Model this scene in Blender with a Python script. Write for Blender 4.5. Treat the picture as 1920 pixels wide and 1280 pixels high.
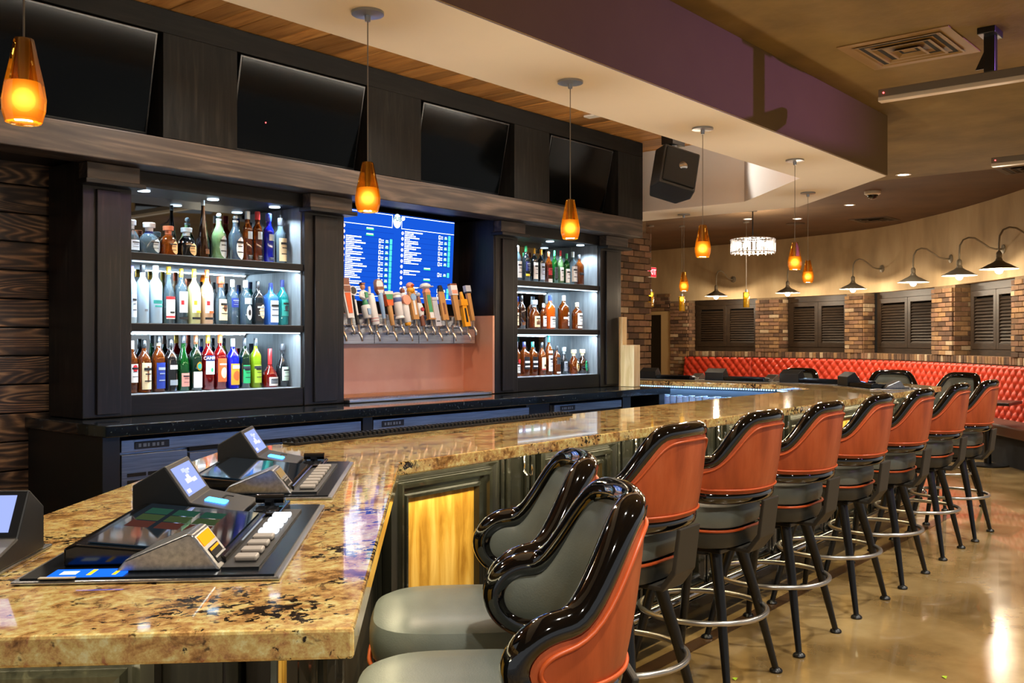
import bpy, bmesh, math, random
from mathutils import Vector, Matrix
random.seed(7)
PI = math.pi
SC = bpy.context.scene
COL = SC.collection
for o in list(bpy.data.objects):
    bpy.data.objects.remove(o)

def S(r, g, b):
    f = lambda c: (c / 255 / 12.92) if c / 255 <= .04045 else ((c / 255 + .055) / 1.055) ** 2.4
    return (f(r), f(g), f(b))

# ------------------------------------------------------------------ camera
cam = bpy.data.cameras.new('camera')
cam.lens = 34.69; cam.sensor_width = 36; cam.shift_y = -.001; cam.clip_end = 60
co = bpy.data.objects.new('camera', cam); COL.objects.link(co)
co.location = (0, 0, 1.45); co.rotation_euler = (PI / 2, 0, math.radians(-49.9))
SC.camera = co
# ------------------------------------------------------------------ world, exposure, large lights
w = bpy.data.worlds.new('world'); SC.world = w; w.use_nodes = True
w.node_tree.nodes['Background'].inputs[0].default_value = (.95, .97, 1.0, 1)
w.node_tree.nodes['Background'].inputs[1].default_value = .24
SC.view_settings.view_transform = 'Standard'; SC.view_settings.look = 'None'
SC.view_settings.gamma = 1; SC.view_settings.use_curve_mapping = False
SC.view_settings.exposure = .72
SC.cycles.use_denoising = True
SC.cycles.max_bounces = 7; SC.cycles.transparent_max_bounces = 16
SC.cycles.caustics_reflective = False; SC.cycles.caustics_refractive = False
SC.cycles.sample_clamp_indirect = 4

R_ = math.radians
def light(name, typ, loc, energy, col=(1, 1, 1), rot=(0, 0, 0), size=.05, size_y=None, spot=None, blend=.5, shadow=True):
    l = bpy.data.lights.new(name, typ); l.energy = energy; l.color = col
    if typ == 'AREA':
        l.size = size
        if size_y: l.shape = 'RECTANGLE'; l.size_y = size_y
    else:
        l.shadow_soft_size = size
    if typ == 'SPOT': l.spot_size = spot; l.spot_blend = blend
    o = bpy.data.objects.new(name, l); COL.objects.link(o); o.location = loc; o.rotation_euler = rot
    return o
def aim(p, q): return (Vector(q) - Vector(p)).to_track_quat('-Z', 'Y').to_euler()
WARM = (1, .82, .60); COOL = (.66, .84, 1); GOLD = (1, .86, .52)
# unseen ceiling spots added as general fill over the aisle, without fittings
AISLE_FILL = [(1.6, .5), (4.2, .9), (6.8, .9), (9.4, .9), (.2, -1.0), (2.9, -1.0), (5.6, -1.0), (8.2, -1.0)]
for x, y in AISLE_FILL:
    light('downlight_or_fill_lamp', 'SPOT', (x, y, 3.05), 125, (1, .94, .82), size=.05, spot=2.2, blend=.7)
FAR = [(10.0, 3.34, 3.09), (13.4, 5.2, 3.29), (13.95, 7.0, 3.29), (14.4, 6.4, 3.29), (12.0, 1.2, 3.29), (12.6, 8.6, 3.29)]
for x, y, z in FAR:
    light('downlight_or_fill_lamp', 'SPOT', (x, y, z - .05), 125, (1, .90, .74), size=.05, spot=2.2, blend=.7)
# violet stage light of the dance floor, on the ceiling beyond the rails
light('stage_light', 'SPOT', (6.2, .28, 3.05), 58, (.50, .20, 1), rot=aim((6.2, .28, 3.05), (5.0, 2.6, 3.0)), size=.012, spot=1.9, blend=.9)
light('stage_light', 'SPOT', (6.2, -2.6, 2.85), 22, (.50, .14, 1), rot=aim((6.2, -2.6, 2.85), (6.2, 1.95, .95)), size=.05, spot=.95, blend=1)
# cedar tray above the well: downlights near the header, hidden fill added to brighten the planks
for x in (1.3, 2.8, 4.3, 5.6):
    light('tray_lamp', 'SPOT', (x, 4.15, 3.18), 42, (1, .95, .87), size=.04, spot=2.3, blend=.6)
light('plank_fill_lamp', 'AREA', (4.4, 3.16, 2.95), 80, (1, .92, .78), (R_(172), 0, 0), 5.2, .03)
light('tray_wall_washer', 'SPOT', (7.62, 4.75, 3.12), 40, (1, .95, .86), rot=aim((7.62, 4.75, 3.12), (7.42, 3.5, 2.86)), size=.05, spot=.85, blend=.4)
light('well_strip_lamp', 'AREA', (4.7, 3.16, 1.005), 6, (.26, .46, 1), (R_(75), 0, R_(2.4)), 5.2, .02)

# ------------------------------------------------------------------ materials
MATS = {}
def nt(name):
    m = bpy.data.materials.new(name); m.use_nodes = True
    t = m.node_tree
    return m, t, t.nodes['Principled BSDF']
def M(name, col, rough=.5, metal=0, coat=0, spec=.5, emit=None, es=0, sheen=0):
    if name in MATS: return MATS[name]
    m, t, b = nt(name)
    b.inputs['Base Color'].default_value = (*col, 1); b.inputs['Roughness'].default_value = rough
    b.inputs['Metallic'].default_value = metal; b.inputs['Coat Weight'].default_value = coat
    b.inputs['Coat Roughness'].default_value = .04
    b.inputs['Specular IOR Level'].default_value = spec
    if sheen: b.inputs['Sheen Weight'].default_value = sheen
    if emit:
        b.inputs['Emission Color'].default_value = (*emit, 1); b.inputs['Emission Strength'].default_value = es
    MATS[name] = m
    return m
def coords(t, scale, rot=(0, 0, 0), rnd=False):
    tc = t.nodes.new('ShaderNodeTexCoord'); mp = t.nodes.new('ShaderNodeMapping')
    mp.inputs['Scale'].default_value = scale; mp.inputs['Rotation'].default_value = rot
    t.links.new(tc.outputs['Object'], mp.inputs['Vector'])
    if rnd:
        oi = t.nodes.new('ShaderNodeObjectInfo'); mu = t.nodes.new('ShaderNodeMath'); mu.operation = 'MULTIPLY'
        mu.inputs[1].default_value = 57.0
        t.links.new(oi.outputs['Random'], mu.inputs[0]); t.links.new(mu.outputs[0], mp.inputs['Location'])
    return mp.outputs['Vector']
def noise(t, vec, scale, detail=4, rough=.55, dist=0):
    n = t.nodes.new('ShaderNodeTexNoise'); n.inputs['Scale'].default_value = scale
    n.inputs['Detail'].default_value = detail; n.inputs['Roughness'].default_value = rough
    n.inputs['Distortion'].default_value = dist
    t.links.new(vec, n.inputs['Vector'])
    return n.outputs['Fac']
def ramp(t, fac, stops):
    r = t.nodes.new('ShaderNodeValToRGB')
    e = r.color_ramp.elements
    while len(e) < len(stops): e.new(.5)
    for k, (p, c) in enumerate(stops):
        e[k].position = p; e[k].color = (*c, 1)
    t.links.new(fac, r.inputs['Fac'])
    return r.outputs['Color']
def mixc(t, fac, a, b, mode='MIX'):
    m = t.nodes.new('ShaderNodeMix'); m.data_type = 'RGBA'; m.blend_type = mode
    if isinstance(fac, (int, float)): m.inputs['Factor'].default_value = fac
    else: t.links.new(fac, m.inputs['Factor'])
    for i, v in ((6, a), (7, b)):
        if isinstance(v, tuple): m.inputs[i].default_value = (*v, 1)
        else: t.links.new(v, m.inputs[i])
    return m.outputs[2]
def bump(t, b, h, strength, dist=.01):
    n = t.nodes.new('ShaderNodeBump'); n.inputs['Strength'].default_value = strength; n.inputs['Distance'].default_value = dist
    t.links.new(h, n.inputs['Height']); t.links.new(n.outputs['Normal'], b.inputs['Normal'])
def grain(name, stops, stretch, rough=.4, coat=0, bumps=.15, scale=1.0, rnd=True, rings=0, vary=0, spec=.5, amp=.16):
    """wood: noise stretched along the grain, optional cathedral rings"""
    if name in MATS: return MATS[name]
    m, t, b = nt(name)
    v = coords(t, stretch, rnd=rnd)
    n = noise(t, v, 3 * scale, 6, .6, .6)
    if rings:
        wv = t.nodes.new('ShaderNodeTexNoise'); wv.inputs['Scale'].default_value = .9 * scale; wv.inputs['Detail'].default_value = 1.5
        t.links.new(v, wv.inputs['Vector'])
        mu = t.nodes.new('ShaderNodeMath'); mu.operation = 'MULTIPLY'; mu.inputs[1].default_value = rings
        t.links.new(wv.outputs['Fac'], mu.inputs[0])
        sn = t.nodes.new('ShaderNodeMath'); sn.operation = 'SINE'; t.links.new(mu.outputs[0], sn.inputs[0])
        ma = t.nodes.new('ShaderNodeMath'); ma.operation = 'MULTIPLY_ADD'; ma.inputs[1].default_value = amp
        t.links.new(sn.outputs[0], ma.inputs[0]); t.links.new(n, ma.inputs[2]); n = ma.outputs[0]
    c = ramp(t, n, stops)
    if vary:
        oi = t.nodes.new('ShaderNodeObjectInfo')
        k = ramp(t, oi.outputs['Random'], [(0, (1 - vary,) * 3), (1, (1, 1, 1))])
        c = mixc(t, 1.0, c, k, 'MULTIPLY')
    t.links.new(c, b.inputs['Base Color'])
    b.inputs['Roughness'].default_value = rough; b.inputs['Coat Weight'].default_value = coat
    b.inputs['Specular IOR Level'].default_value = spec
    bump(t, b, n, bumps, .004)
    MATS[name] = m
    return m
def mottle(name, stops, scale=3, stretch=(1, 1, 1), rough=.5, coat=0, bumps=0, bscale=60, detail=5, vary=0, metal=0, spec=.5, rrange=None):
    if name in MATS: return MATS[name]
    m, t, b = nt(name)
    v = coords(t, stretch, rnd=vary > 0)
    n = noise(t, v, scale, detail)
    c = ramp(t, n, stops)
    if vary:
        oi = t.nodes.new('ShaderNodeObjectInfo')
        c = mixc(t, 1.0, c, ramp(t, oi.outputs['Random'], [(0, (1 - vary,) * 3), (1, (1, 1, 1))]), 'MULTIPLY')
    t.links.new(c, b.inputs['Base Color'])
    b.inputs['Roughness'].default_value = rough; b.inputs['Coat Weight'].default_value = coat; b.inputs['Metallic'].default_value = metal
    b.inputs['Specular IOR Level'].default_value = spec
    if rrange:
        mr = t.nodes.new('ShaderNodeMapRange'); mr.inputs[1].default_value = .3; mr.inputs[2].default_value = .7
        mr.inputs[3].default_value, mr.inputs[4].default_value = rrange
        t.links.new(n, mr.inputs[0]); t.links.new(mr.outputs[0], b.inputs['Roughness'])
    if bumps: bump(t, b, noise(t, v, bscale, 3), bumps, .004)
    MATS[name] = m
    return m
def glassy(name, tint, body, opacity=.5, rough=.08, glow=None):
    """thin coloured glass full of liquid: tinted transparency, coloured body, sharp reflection"""
    if name in MATS: return MATS[name]
    m, t, b = nt(name)
    b.inputs['Base Color'].default_value = (*body, 1); b.inputs['Roughness'].default_value = rough
    b.inputs['Coat Weight'].default_value = 1; b.inputs['Coat Roughness'].default_value = .02
    tr = t.nodes.new('ShaderNodeBsdfTransparent'); tr.inputs[0].default_value = (*tint, 1)
    gl = t.nodes.new('ShaderNodeBsdfGlossy'); gl.inputs['Roughness'].default_value = .03
    lw = t.nodes.new('ShaderNodeLayerWeight'); lw.inputs[0].default_value = .25
    m1 = t.nodes.new('ShaderNodeMixShader'); m1.inputs[0].default_value = opacity
    t.links.new(tr.outputs[0], m1.inputs[1]); t.links.new(b.outputs[0], m1.inputs[2])
    m2 = t.nodes.new('ShaderNodeMixShader'); t.links.new(lw.outputs['Fresnel'], m2.inputs[0])
    t.links.new(m1.outputs[0], m2.inputs[1]); t.links.new(gl.outputs[0], m2.inputs[2])
    t.links.new(m2.outputs[0], t.nodes['Material Output'].inputs['Surface'])
    MATS[name] = m
    return m
def E(name, col, s):
    if name in MATS: return MATS[name]
    m, t, b = nt(name)
    e = t.nodes.new('ShaderNodeEmission'); e.inputs[0].default_value = (*col, 1); e.inputs[1].default_value = s
    t.links.new(e.outputs[0], t.nodes['Material Output'].inputs['Surface'])
    MATS[name] = m
    return m

def granite():
    m, t, b = nt('gold_granite')
    v = coords(t, (1, 1, 1)); vs = coords(t, (1.0, 1.7, 1.3), rot=(0, 0, .5))
    n1 = noise(t, vs, 8, 9, .66, .7)
    c = ramp(t, n1, [(.30, S(88, 60, 36)), (.39, S(158, 118, 72)), (.47, S(204, 172, 122)), (.55, S(226, 206, 166)), (.64, S(200, 166, 114)), (.74, S(234, 220, 190))])
    n2 = noise(t, v, 48, 6, .74)
    c = mixc(t, .85, c, ramp(t, n2, [(.32, S(84, 54, 28)), (.47, S(190, 150, 96)), (.56, S(222, 192, 140)), (.68, S(250, 238, 212))]), 'OVERLAY')
    n6 = noise(t, v, 34, 3, .55)
    c = mixc(t, ramp(t, n6, [(.655, (0, 0, 0)), (.69, (.85, .85, .85))]), c, S(60, 40, 24))
    n5 = noise(t, vs, 10, 8, .72, 1.2)
    c = mixc(t, ramp(t, n5, [(.565, (0, 0, 0)), (.65, (.9, .9, .9))]), c, S(104, 64, 32))
    n3 = noise(t, v, 62, 4, .6, .4); n4 = noise(t, vs, 4.5, 4, .6)
    sp = t.nodes.new('ShaderNodeMath'); sp.operation = 'MULTIPLY'
    t.links.new(n3, sp.inputs[0]); t.links.new(n4, sp.inputs[1])
    c = mixc(t, ramp(t, sp.outputs[0], [(.325, (0, 0, 0)), (.345, (1, 1, 1))]), c, S(38, 26, 18))
    hs = t.nodes.new('ShaderNodeHueSaturation'); hs.inputs['Hue'].default_value = .512; hs.inputs['Saturation'].default_value = .92; hs.inputs['Value'].default_value = 1.02
    t.links.new(c, hs.inputs['Color']); t.links.new(hs.outputs[0], b.inputs['Base Color'])
    b.inputs['Roughness'].default_value = .07; b.inputs['Coat Weight'].default_value = .6; b.inputs['Coat Roughness'].default_value = .03
    return m
GRANITE = granite()
BLACKWOOD = grain('black_stained_wood', [(.30, S(7, 7, 7)), (.55, S(15, 13, 12)), (.8, S(34, 30, 27))], (1.2, 14, 14), rough=.42, bumps=.12, spec=.3)
BLACKWOOD_V = grain('black_stained_wood_upright', [(.30, S(9, 8, 8)), (.55, S(19, 16, 15)), (.8, S(46, 38, 33))], (14, 14, 1.0), rough=.4, bumps=.12, spec=.35)
HEADWOOD = grain('matte_black_header_wood', [(.30, S(9, 9, 8)), (.55, S(19, 18, 16)), (.8, S(38, 35, 30))], (14, 14, 1.0), rough=.6, bumps=.1, spec=.12)
HEADWOOD_H = grain('matte_black_fascia_wood', [(.30, S(9, 9, 8)), (.55, S(17, 16, 14)), (.8, S(32, 29, 25))], (1.0, 14, 14), rough=.6, bumps=.1, spec=.12)
BEAMWOOD = grain('dark_beam_wood', [(.25, S(24, 18, 15)), (.5, S(50, 41, 35)), (.75, S(88, 74, 62))], (.45, 5, 5), rough=.5, bumps=.1, rings=120, amp=.09)
BARKWOOD = grain('charred_plank_wood', [(.2, S(22, 15, 11)), (.45, S(52, 38, 28)), (.62, S(92, 68, 48)), (.8, S(150, 116, 82))], (.8, 6, 6), rough=.5, bumps=.3, rings=170)
BARFRONT = grain('black_green_lacquer_wood', [(.3, S(14, 15, 12)), (.6, S(34, 34, 28)), (.85, S(60, 59, 48))], (16, 16, .8), rough=.22, coat=.5, bumps=.12)
OAK = grain('golden_oak', [(.25, S(160, 112, 30)), (.5, S(202, 154, 60)), (.8, S(226, 186, 96))], (9, 9, 1.4), rough=.4, bumps=.2, rings=30)
CEDAR = grain('cedar_plank', [(.25, S(140, 88, 40)), (.5, S(196, 138, 72)), (.8, S(226, 174, 106))], (9, .7, 9), rough=.4, bumps=.1, vary=.5)
PINE = grain('raw_pine', [(.25, S(200, 168, 112)), (.6, S(226, 200, 150)), (.85, S(238, 218, 176))], (9, 9, 1.0), rough=.55, bumps=.08, rings=14)
PLASTER = mottle('suede_plaster', [(.3, S(160, 136, 100)), (.5, S(182, 156, 116)), (.7, S(196, 172, 132))], 2.2, (1, 1, .35), .8, bumps=.15)
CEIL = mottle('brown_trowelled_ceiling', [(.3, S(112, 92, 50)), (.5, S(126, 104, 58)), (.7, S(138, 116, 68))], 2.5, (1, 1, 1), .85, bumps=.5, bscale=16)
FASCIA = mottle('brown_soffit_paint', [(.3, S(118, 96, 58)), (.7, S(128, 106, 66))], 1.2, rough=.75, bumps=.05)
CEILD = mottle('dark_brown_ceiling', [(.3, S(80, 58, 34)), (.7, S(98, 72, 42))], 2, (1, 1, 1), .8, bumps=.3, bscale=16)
SOFFIT = mottle('cream_soffit_paint', [(.3, S(208, 202, 196)), (.7, S(216, 210, 204))], 1.2, rough=.7, bumps=.05)
FLOOR = mottle('polished_tan_concrete', [(.28, S(106, 82, 48)), (.45, S(142, 114, 70)), (.6, S(162, 134, 88)), (.75, S(182, 156, 108))], 1.7, (1, 1, 1), .16, coat=.35, bumps=.12, bscale=7, detail=8, rrange=(.1, .26))
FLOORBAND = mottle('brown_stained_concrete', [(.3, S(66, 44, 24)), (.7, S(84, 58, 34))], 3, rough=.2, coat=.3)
ORANGE = mottle('rust_orange_leather', [(.26, S(142, 58, 22)), (.5, S(184, 84, 40)), (.74, S(208, 112, 68))], 7, (1.6, 1.6, .3), .42, bumps=.1, bscale=220, spec=.5, vary=.0)
GREY = mottle('grey_leather', [(.3, S(92, 98, 92)), (.7, S(108, 114, 108))], 6, rough=.36, bumps=.1, bscale=260)
PIPING = M('orange_piping', S(196, 84, 34), .4)
GLOSS = M('black_lacquer', S(6, 6, 7), .06, coat=1)
BLKMETAL = M('black_powder_coat', S(9, 9, 10), .32)
GREYMETAL = M('dark_grey_metal', S(54, 50, 43), .5, .2)
CHROME = M('chrome', S(215, 215, 220), .12, 1)
STEEL = mottle('brushed_steel', [(.3, S(150, 152, 156)), (.7, S(188, 190, 192))], 4, (1, 30, 30), .3, metal=1)
STEELBLUE = mottle('stainless_front', [(.3, S(120, 126, 134)), (.7, S(156, 162, 168))], 4, (1, 30, 30), .35, metal=.9)
RINGM = M('satin_nickel', S(190, 186, 180), .28, .9)
COPPER = mottle('copper_sheet', [(.3, S(228, 162, 130)), (.7, S(240, 180, 146))], 3, (1, 1, 1), .38, metal=.6)
COUNTER = mottle('black_quartz', [(.35, S(10, 12, 14)), (.62, S(22, 28, 30)), (.75, S(80, 92, 96))], 60, rough=.1, coat=.5)
DARK = M('black_laminate', S(12, 13, 11), .45)
VOID = M('matte_black', S(6, 6, 6), .8)
TVGLASS = M('tv_glass', S(3, 4, 4), .12, spec=.13)
TVFRAME = M('tv_bezel', S(8, 8, 8), .3)
MIRROR = M('back_mirror', S(190, 200, 205), .02, 1)
LINER = grain('grey_cabinet_liner', [(.3, S(86, 90, 92)), (.7, S(120, 124, 126))], (12, 12, 1), rough=.5)
PLASTIC = M('black_plastic', S(22, 23, 24), .45)
PLASTICG = M('glossy_black_plastic', S(9, 10, 12), .12)
PLATE = M('machine_plate', S(36, 42, 50), .2, .7)
RED = mottle('coral_red_vinyl', [(.3, S(196, 56, 34)), (.7, S(216, 72, 46))], 6, rough=.38)
BROWNV = M('brown_vinyl', S(84, 44, 24), .5)
SHUTTER = grain('espresso_shutter_wood', [(.3, S(28, 20, 12)), (.6, S(52, 38, 24)), (.85, S(80, 60, 38))], (2, 14, 14), rough=.5, bumps=.1)
MORTAR = mottle('mortar', [(.3, S(120, 98, 72)), (.7, S(142, 118, 88))], 20, rough=.9)
BRICKS = [mottle('brick_%s' % n, [(.3, a), (.7, c)], 14, rough=.85, bumps=.4, bscale=40, vary=.35) for n, a, c in (
    ('brown', S(116, 86, 60), S(142, 108, 78)), ('umber', S(84, 62, 46), S(108, 80, 60)), ('tan', S(150, 114, 76), S(176, 138, 96)),
    ('rose', S(134, 98, 74), S(156, 118, 90)), ('cream', S(184, 158, 124), S(206, 182, 148)))]
AMBER = glassy('amber_glass', (.97, .58, .12), S(170, 90, 10), .25)
AMBERGLOW = None
def ramp2(t, facing, z):
    # frosted glass glows most where the bulb stands right behind it
    d = t.nodes.new('ShaderNodeMath'); d.operation = 'ADD'; d.inputs[1].default_value = .688; t.links.new(z, d.inputs[0])
    q = t.nodes.new('ShaderNodeMath'); q.operation = 'MULTIPLY'; t.links.new(d.outputs[0], q.inputs[0]); t.links.new(d.outputs[0], q.inputs[1])
    g = t.nodes.new('ShaderNodeMath'); g.operation = 'MULTIPLY'; g.inputs[1].default_value = -1300; t.links.new(q.outputs[0], g.inputs[0])
    e = t.nodes.new('ShaderNodeMath'); e.operation = 'EXPONENT'; t.links.new(g.outputs[0], e.inputs[0])
    f = t.nodes.new('ShaderNodeMath'); f.operation = 'SUBTRACT'; f.inputs[0].default_value = 1; t.links.new(facing, f.inputs[1])
    p = t.nodes.new('ShaderNodeMath'); p.operation = 'POWER'; p.inputs[1].default_value = 3; t.links.new(f.outputs[0], p.inputs[0])
    m = t.nodes.new('ShaderNodeMath'); m.operation = 'MULTIPLY'; t.links.new(p.outputs[0], m.inputs[0]); t.links.new(e.outputs[0], m.inputs[1])
    a = t.nodes.new('ShaderNodeMath'); a.operation = 'MULTIPLY_ADD'; a.inputs[1].default_value = 2.2; a.inputs[2].default_value = .62; t.links.new(m.outputs[0], a.inputs[0])
    return a.outputs[0], m.outputs[0]
def lit_glass():
    m, t, b = nt('amber_lit_glass')
    e = t.nodes.new('ShaderNodeEmission'); e.inputs[0].default_value = (1, .40, .018, 1); e.inputs[1].default_value = .95; lw = t.nodes.new('ShaderNodeLayerWeight'); lw.inputs[0].default_value = .5; vz = coords(t, (1, 1, 1)); sx = t.nodes.new('ShaderNodeSeparateXYZ'); t.links.new(vz, sx.inputs[0]); st_ = ramp2(t, lw.outputs['Facing'], sx.outputs[2]); t.links.new(st_[0], e.inputs[1]); t.links.new(mixc(t, st_[1], (1, .36, .015), (1, .78, .34)), e.inputs[0])
    tr = t.nodes.new('ShaderNodeBsdfTransparent'); tr.inputs[0].default_value = (1, .7, .25, 1)
    mx = t.nodes.new('ShaderNodeMixShader'); mx.inputs[0].default_value = .95
    t.links.new(tr.outputs[0], mx.inputs[1]); t.links.new(e.outputs[0], mx.inputs[2])
    t.links.new(mx.outputs[0], t.nodes['Material Output'].inputs['Surface'])
    return m
AMBERGLOW = lit_glass()
BULB = E('hot_bulb', (1, .85, .55), 10)
WHITEBULB = E('white_bulb', (1, .84, .6), 16)
CANOPY = M('brushed_canopy', S(150, 156, 166), .3, .8)
GALV = M('weathered_lamp_metal', S(136, 126, 106), .5, .4)
SHADEIN = M('lamp_shade_white', S(230, 220, 200), .5)
CORD = M('pendant_cord', S(120, 112, 100), .5)
WHITE = M('white_plastic', S(225, 222, 214), .45)

# ------------------------------------------------------------------ mesh builder
class MB:
    def __init__(s): s.v = []; s.f = []
    def add(s, v, f, mat=None):
        n = len(s.v)
        s.v += [tuple(mat @ Vector(p)) if mat else tuple(p) for p in v]
        s.f += [[i + n for i in q] for q in f]
        return s
    def box(s, x0, x1, y0, y1, z0, z1, mat=None):
        return s.add([(x0, y0, z0), (x1, y0, z0), (x1, y1, z0), (x0, y1, z0), (x0, y0, z1), (x1, y0, z1), (x1, y1, z1), (x0, y1, z1)],
                     [(0, 3, 2, 1), (4, 5, 6, 7), (0, 1, 5, 4), (1, 2, 6, 5), (2, 3, 7, 6), (3, 0, 4, 7)], mat)
    def taper(s, w0, d0, w1, d1, z0, z1, mat=None):
        a, b, c, d = w0 / 2, d0 / 2, w1 / 2, d1 / 2
        return s.add([(-a, -b, z0), (a, -b, z0), (a, b, z0), (-a, b, z0), (-c, -d, z1), (c, -d, z1), (c, d, z1), (-c, d, z1)],
                     [(0, 3, 2, 1), (4, 5, 6, 7), (0, 1, 5, 4), (1, 2, 6, 5), (2, 3, 7, 6), (3, 0, 4, 7)], mat)
    def prism(s, poly, z0, z1):
        n = len(poly)
        v = [(x, y, z0) for x, y in poly] + [(x, y, z1) for x, y in poly]
        return s.add(v, [list(range(n))[::-1], list(range(n, 2 * n))] + [(i, (i + 1) % n, n + (i + 1) % n, n + i) for i in range(n)])
    def side(s, prof, x0, x1, mat=None):
        """profile in (y, z), extruded along x"""
        n = len(prof)
        v = [(x0, y, z) for y, z in prof] + [(x1, y, z) for y, z in prof]
        return s.add(v, [list(range(n)), list(range(n, 2 * n))[::-1]] + [(i, n + i, n + (i + 1) % n, (i + 1) % n) for i in range(n)], mat)
    def lathe(s, prof, n=20, c=(0, 0, 0), mat=None, sq=None, cap=True):
        v = []; f = []
        for r, z in prof:
            for k in range(n):
                a = 2 * PI * k / n; x, y = math.cos(a), math.sin(a)
                if sq:
                    e = 2 / sq; x = math.copysign(abs(x) ** e, x); y = math.copysign(abs(y) ** e, y)
                v.append((c[0] + r * x, c[1] + r * y, c[2] + z))
        for i in range(len(prof) - 1):
            for k in range(n):
                f.append((i * n + k, i * n + (k + 1) % n, (i + 1) * n + (k + 1) % n, (i + 1) * n + k))
        if cap:
            if prof[0][0] > 1e-5: f.append(list(range(n))[::-1])
            if prof[-1][0] > 1e-5: f.append(list(range((len(prof) - 1) * n, len(prof) * n)))
        return s.add(v, f, mat)
    def tube(s, path, r, n=8, closed=False, mat=None, flat=1.0):
        P = [Vector(p) for p in path]; m = len(P); v = []; f = []
        rs = r if isinstance(r, (list, tuple)) else [r] * m
        up = None
        for i, p in enumerate(P):
            if closed: d = P[(i + 1) % m] - P[i - 1]
            else: d = P[min(i + 1, m - 1)] - P[max(i - 1, 0)]
            d.normalize()
            if up is None:
                up = Vector((0, 0, 1)) if abs(d.z) < .9 else Vector((1, 0, 0))
            up = up - d * up.dot(d)
            if up.length < 1e-4: up = d.orthogonal()
            up.normalize(); si = d.cross(up)
            for k in range(n):
                a = 2 * PI * k / n
                v.append(p + (up * math.sin(a) + si * math.cos(a) * flat) * rs[i])
        for i in range(m if closed else m - 1):
            j = (i + 1) % m
            for k in range(n):
                f.append((i * n + k, i * n + (k + 1) % n, j * n + (k + 1) % n, j * n + k))
        if not closed:
            f.append(list(range(n))[::-1]); f.append(list(range((m - 1) * n, m * n)))
        return s.add(v, f, mat)
    def ball(s, c, r, n=12, sc=(1, 1, 1), mat=None):
        pr = [(max(math.sin(PI * k / n), 0) * r, -math.cos(PI * k / n) * r) for k in range(n + 1)]
        v = []; f = []; q = n * 2
        for rr, z in pr:
            for k in range(q):
                a = 2 * PI * k / q; v.append((c[0] + rr * math.cos(a) * sc[0], c[1] + rr * math.sin(a) * sc[1], c[2] + z * sc[2]))
        for i in range(n):
            for k in range(q):
                f.append((i * q + k, i * q + (k + 1) % q, (i + 1) * q + (k + 1) % q, (i + 1) * q + k))
        return s.add(v, f, mat)
    def frame(s, x0, x1, z0, z1, prof):
        """mitred moulding: prof = [(inset, y)] ; faces -y"""
        v = []; f = []
        for d, y in prof:
            v += [(x0 + d, y, z0 + d), (x1 - d, y, z0 + d), (x1 - d, y, z1 - d), (x0 + d, y, z1 - d)]
        for i in range(len(prof) - 1):
            for k in range(4):
                f.append((i * 4 + k, i * 4 + (k + 1) % 4, (i + 1) * 4 + (k + 1) % 4, (i + 1) * 4 + k))
        return s.add(v, f)
    def mesh(s, name, mat, smooth=False, bevel=0):
        me = bpy.data.meshes.new(name); me.from_pydata(s.v, [], s.f)
        bm = bmesh.new(); bm.from_mesh(me)
        bmesh.ops.remove_doubles(bm, verts=bm.verts, dist=1e-5)
        bmesh.ops.recalc_face_normals(bm, faces=bm.faces)
        if bevel:
            ed = [e for e in bm.edges if len(e.link_faces) == 2 and e.calc_face_angle(0) > .5]
            bmesh.ops.bevel(bm, geom=ed, offset=bevel, segments=2, affect='EDGES', profile=.5)
        bm.to_mesh(me); bm.free()
        if mat: me.materials.append(mat)
        if smooth:
            me.polygons.foreach_set('use_smooth', [True] * len(me.polygons))
            if smooth != 'all':
                try: me.set_sharp_from_angle(angle=.7)
                except Exception: pass
        return me
    def build(s, name, mat, parent=None, smooth=False, bevel=0, world=True):
        return put(name, s.mesh(name, mat, smooth, bevel), parent, world)
def put(name, me, parent=None, world=True):
    o = bpy.data.objects.new(name, me); COL.objects.link(o)
    if parent:
        o.parent = parent
        if world and parent.type == 'EMPTY':
            o.matrix_parent_inverse = root_matrix(parent).inverted()
    return o
def root_matrix(p):
    return Matrix.Translation(p.location) @ p.rotation_euler.to_matrix().to_4x4()
def thing(name, label, cat, loc=(0, 0, 0), rz=0, group=None, rx=0):
    o = bpy.data.objects.new(name, None); COL.objects.link(o); o.empty_display_size = .1
    o.location = loc; o.rotation_euler = (rx, 0, rz)
    return tag(o, label, cat, group)
def tag(o, label, cat, group=None):
    o['label'] = label; o['category'] = cat
    if group: o['group'] = group
    return o
def struct(o): o['kind'] = 'structure'; return o
def sroot(name, loc=(0, 0, 0), rz=0):
    o = bpy.data.objects.new(name, None); COL.objects.link(o); o.location = loc; o.rotation_euler = (0, 0, rz)
    return struct(o)
def dup(root, loc, rz, label=None, group=None, scale=None):
    def cp(o, par):
        c = o.copy(); COL.objects.link(c)
        if par: c.parent = par
        for ch in [q for q in KIDS.get(o.name, [])]: 
            n = cp(ch, c); KIDS.setdefault(c.name, []).append(n)
        return c
    KIDS = {}
    for q in bpy.data.objects:
        if q.parent: KIDS.setdefault(q.parent.name, []).append(q)
    r = cp(root, None); r.location = loc; r.rotation_euler = (0, 0, rz)
    if scale: r.scale = (scale,) * 3
    if label: r['label'] = label
    if group: r['group'] = group
    return r
def textmesh(body, size, mat, align='CENTER', thick=0):
    cu = bpy.data.curves.new('lettering', 'FONT'); cu.body = body; cu.size = size; cu.align_x = align; cu.align_y = 'CENTER'; cu.extrude = thick
    ob = bpy.data.objects.new('lettering', cu)
    me = bpy.data.meshes.new_from_object(ob)
    me.materials.clear(); me.materials.append(mat)
    bpy.data.objects.remove(ob)
    return me
R = math.radians
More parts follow.
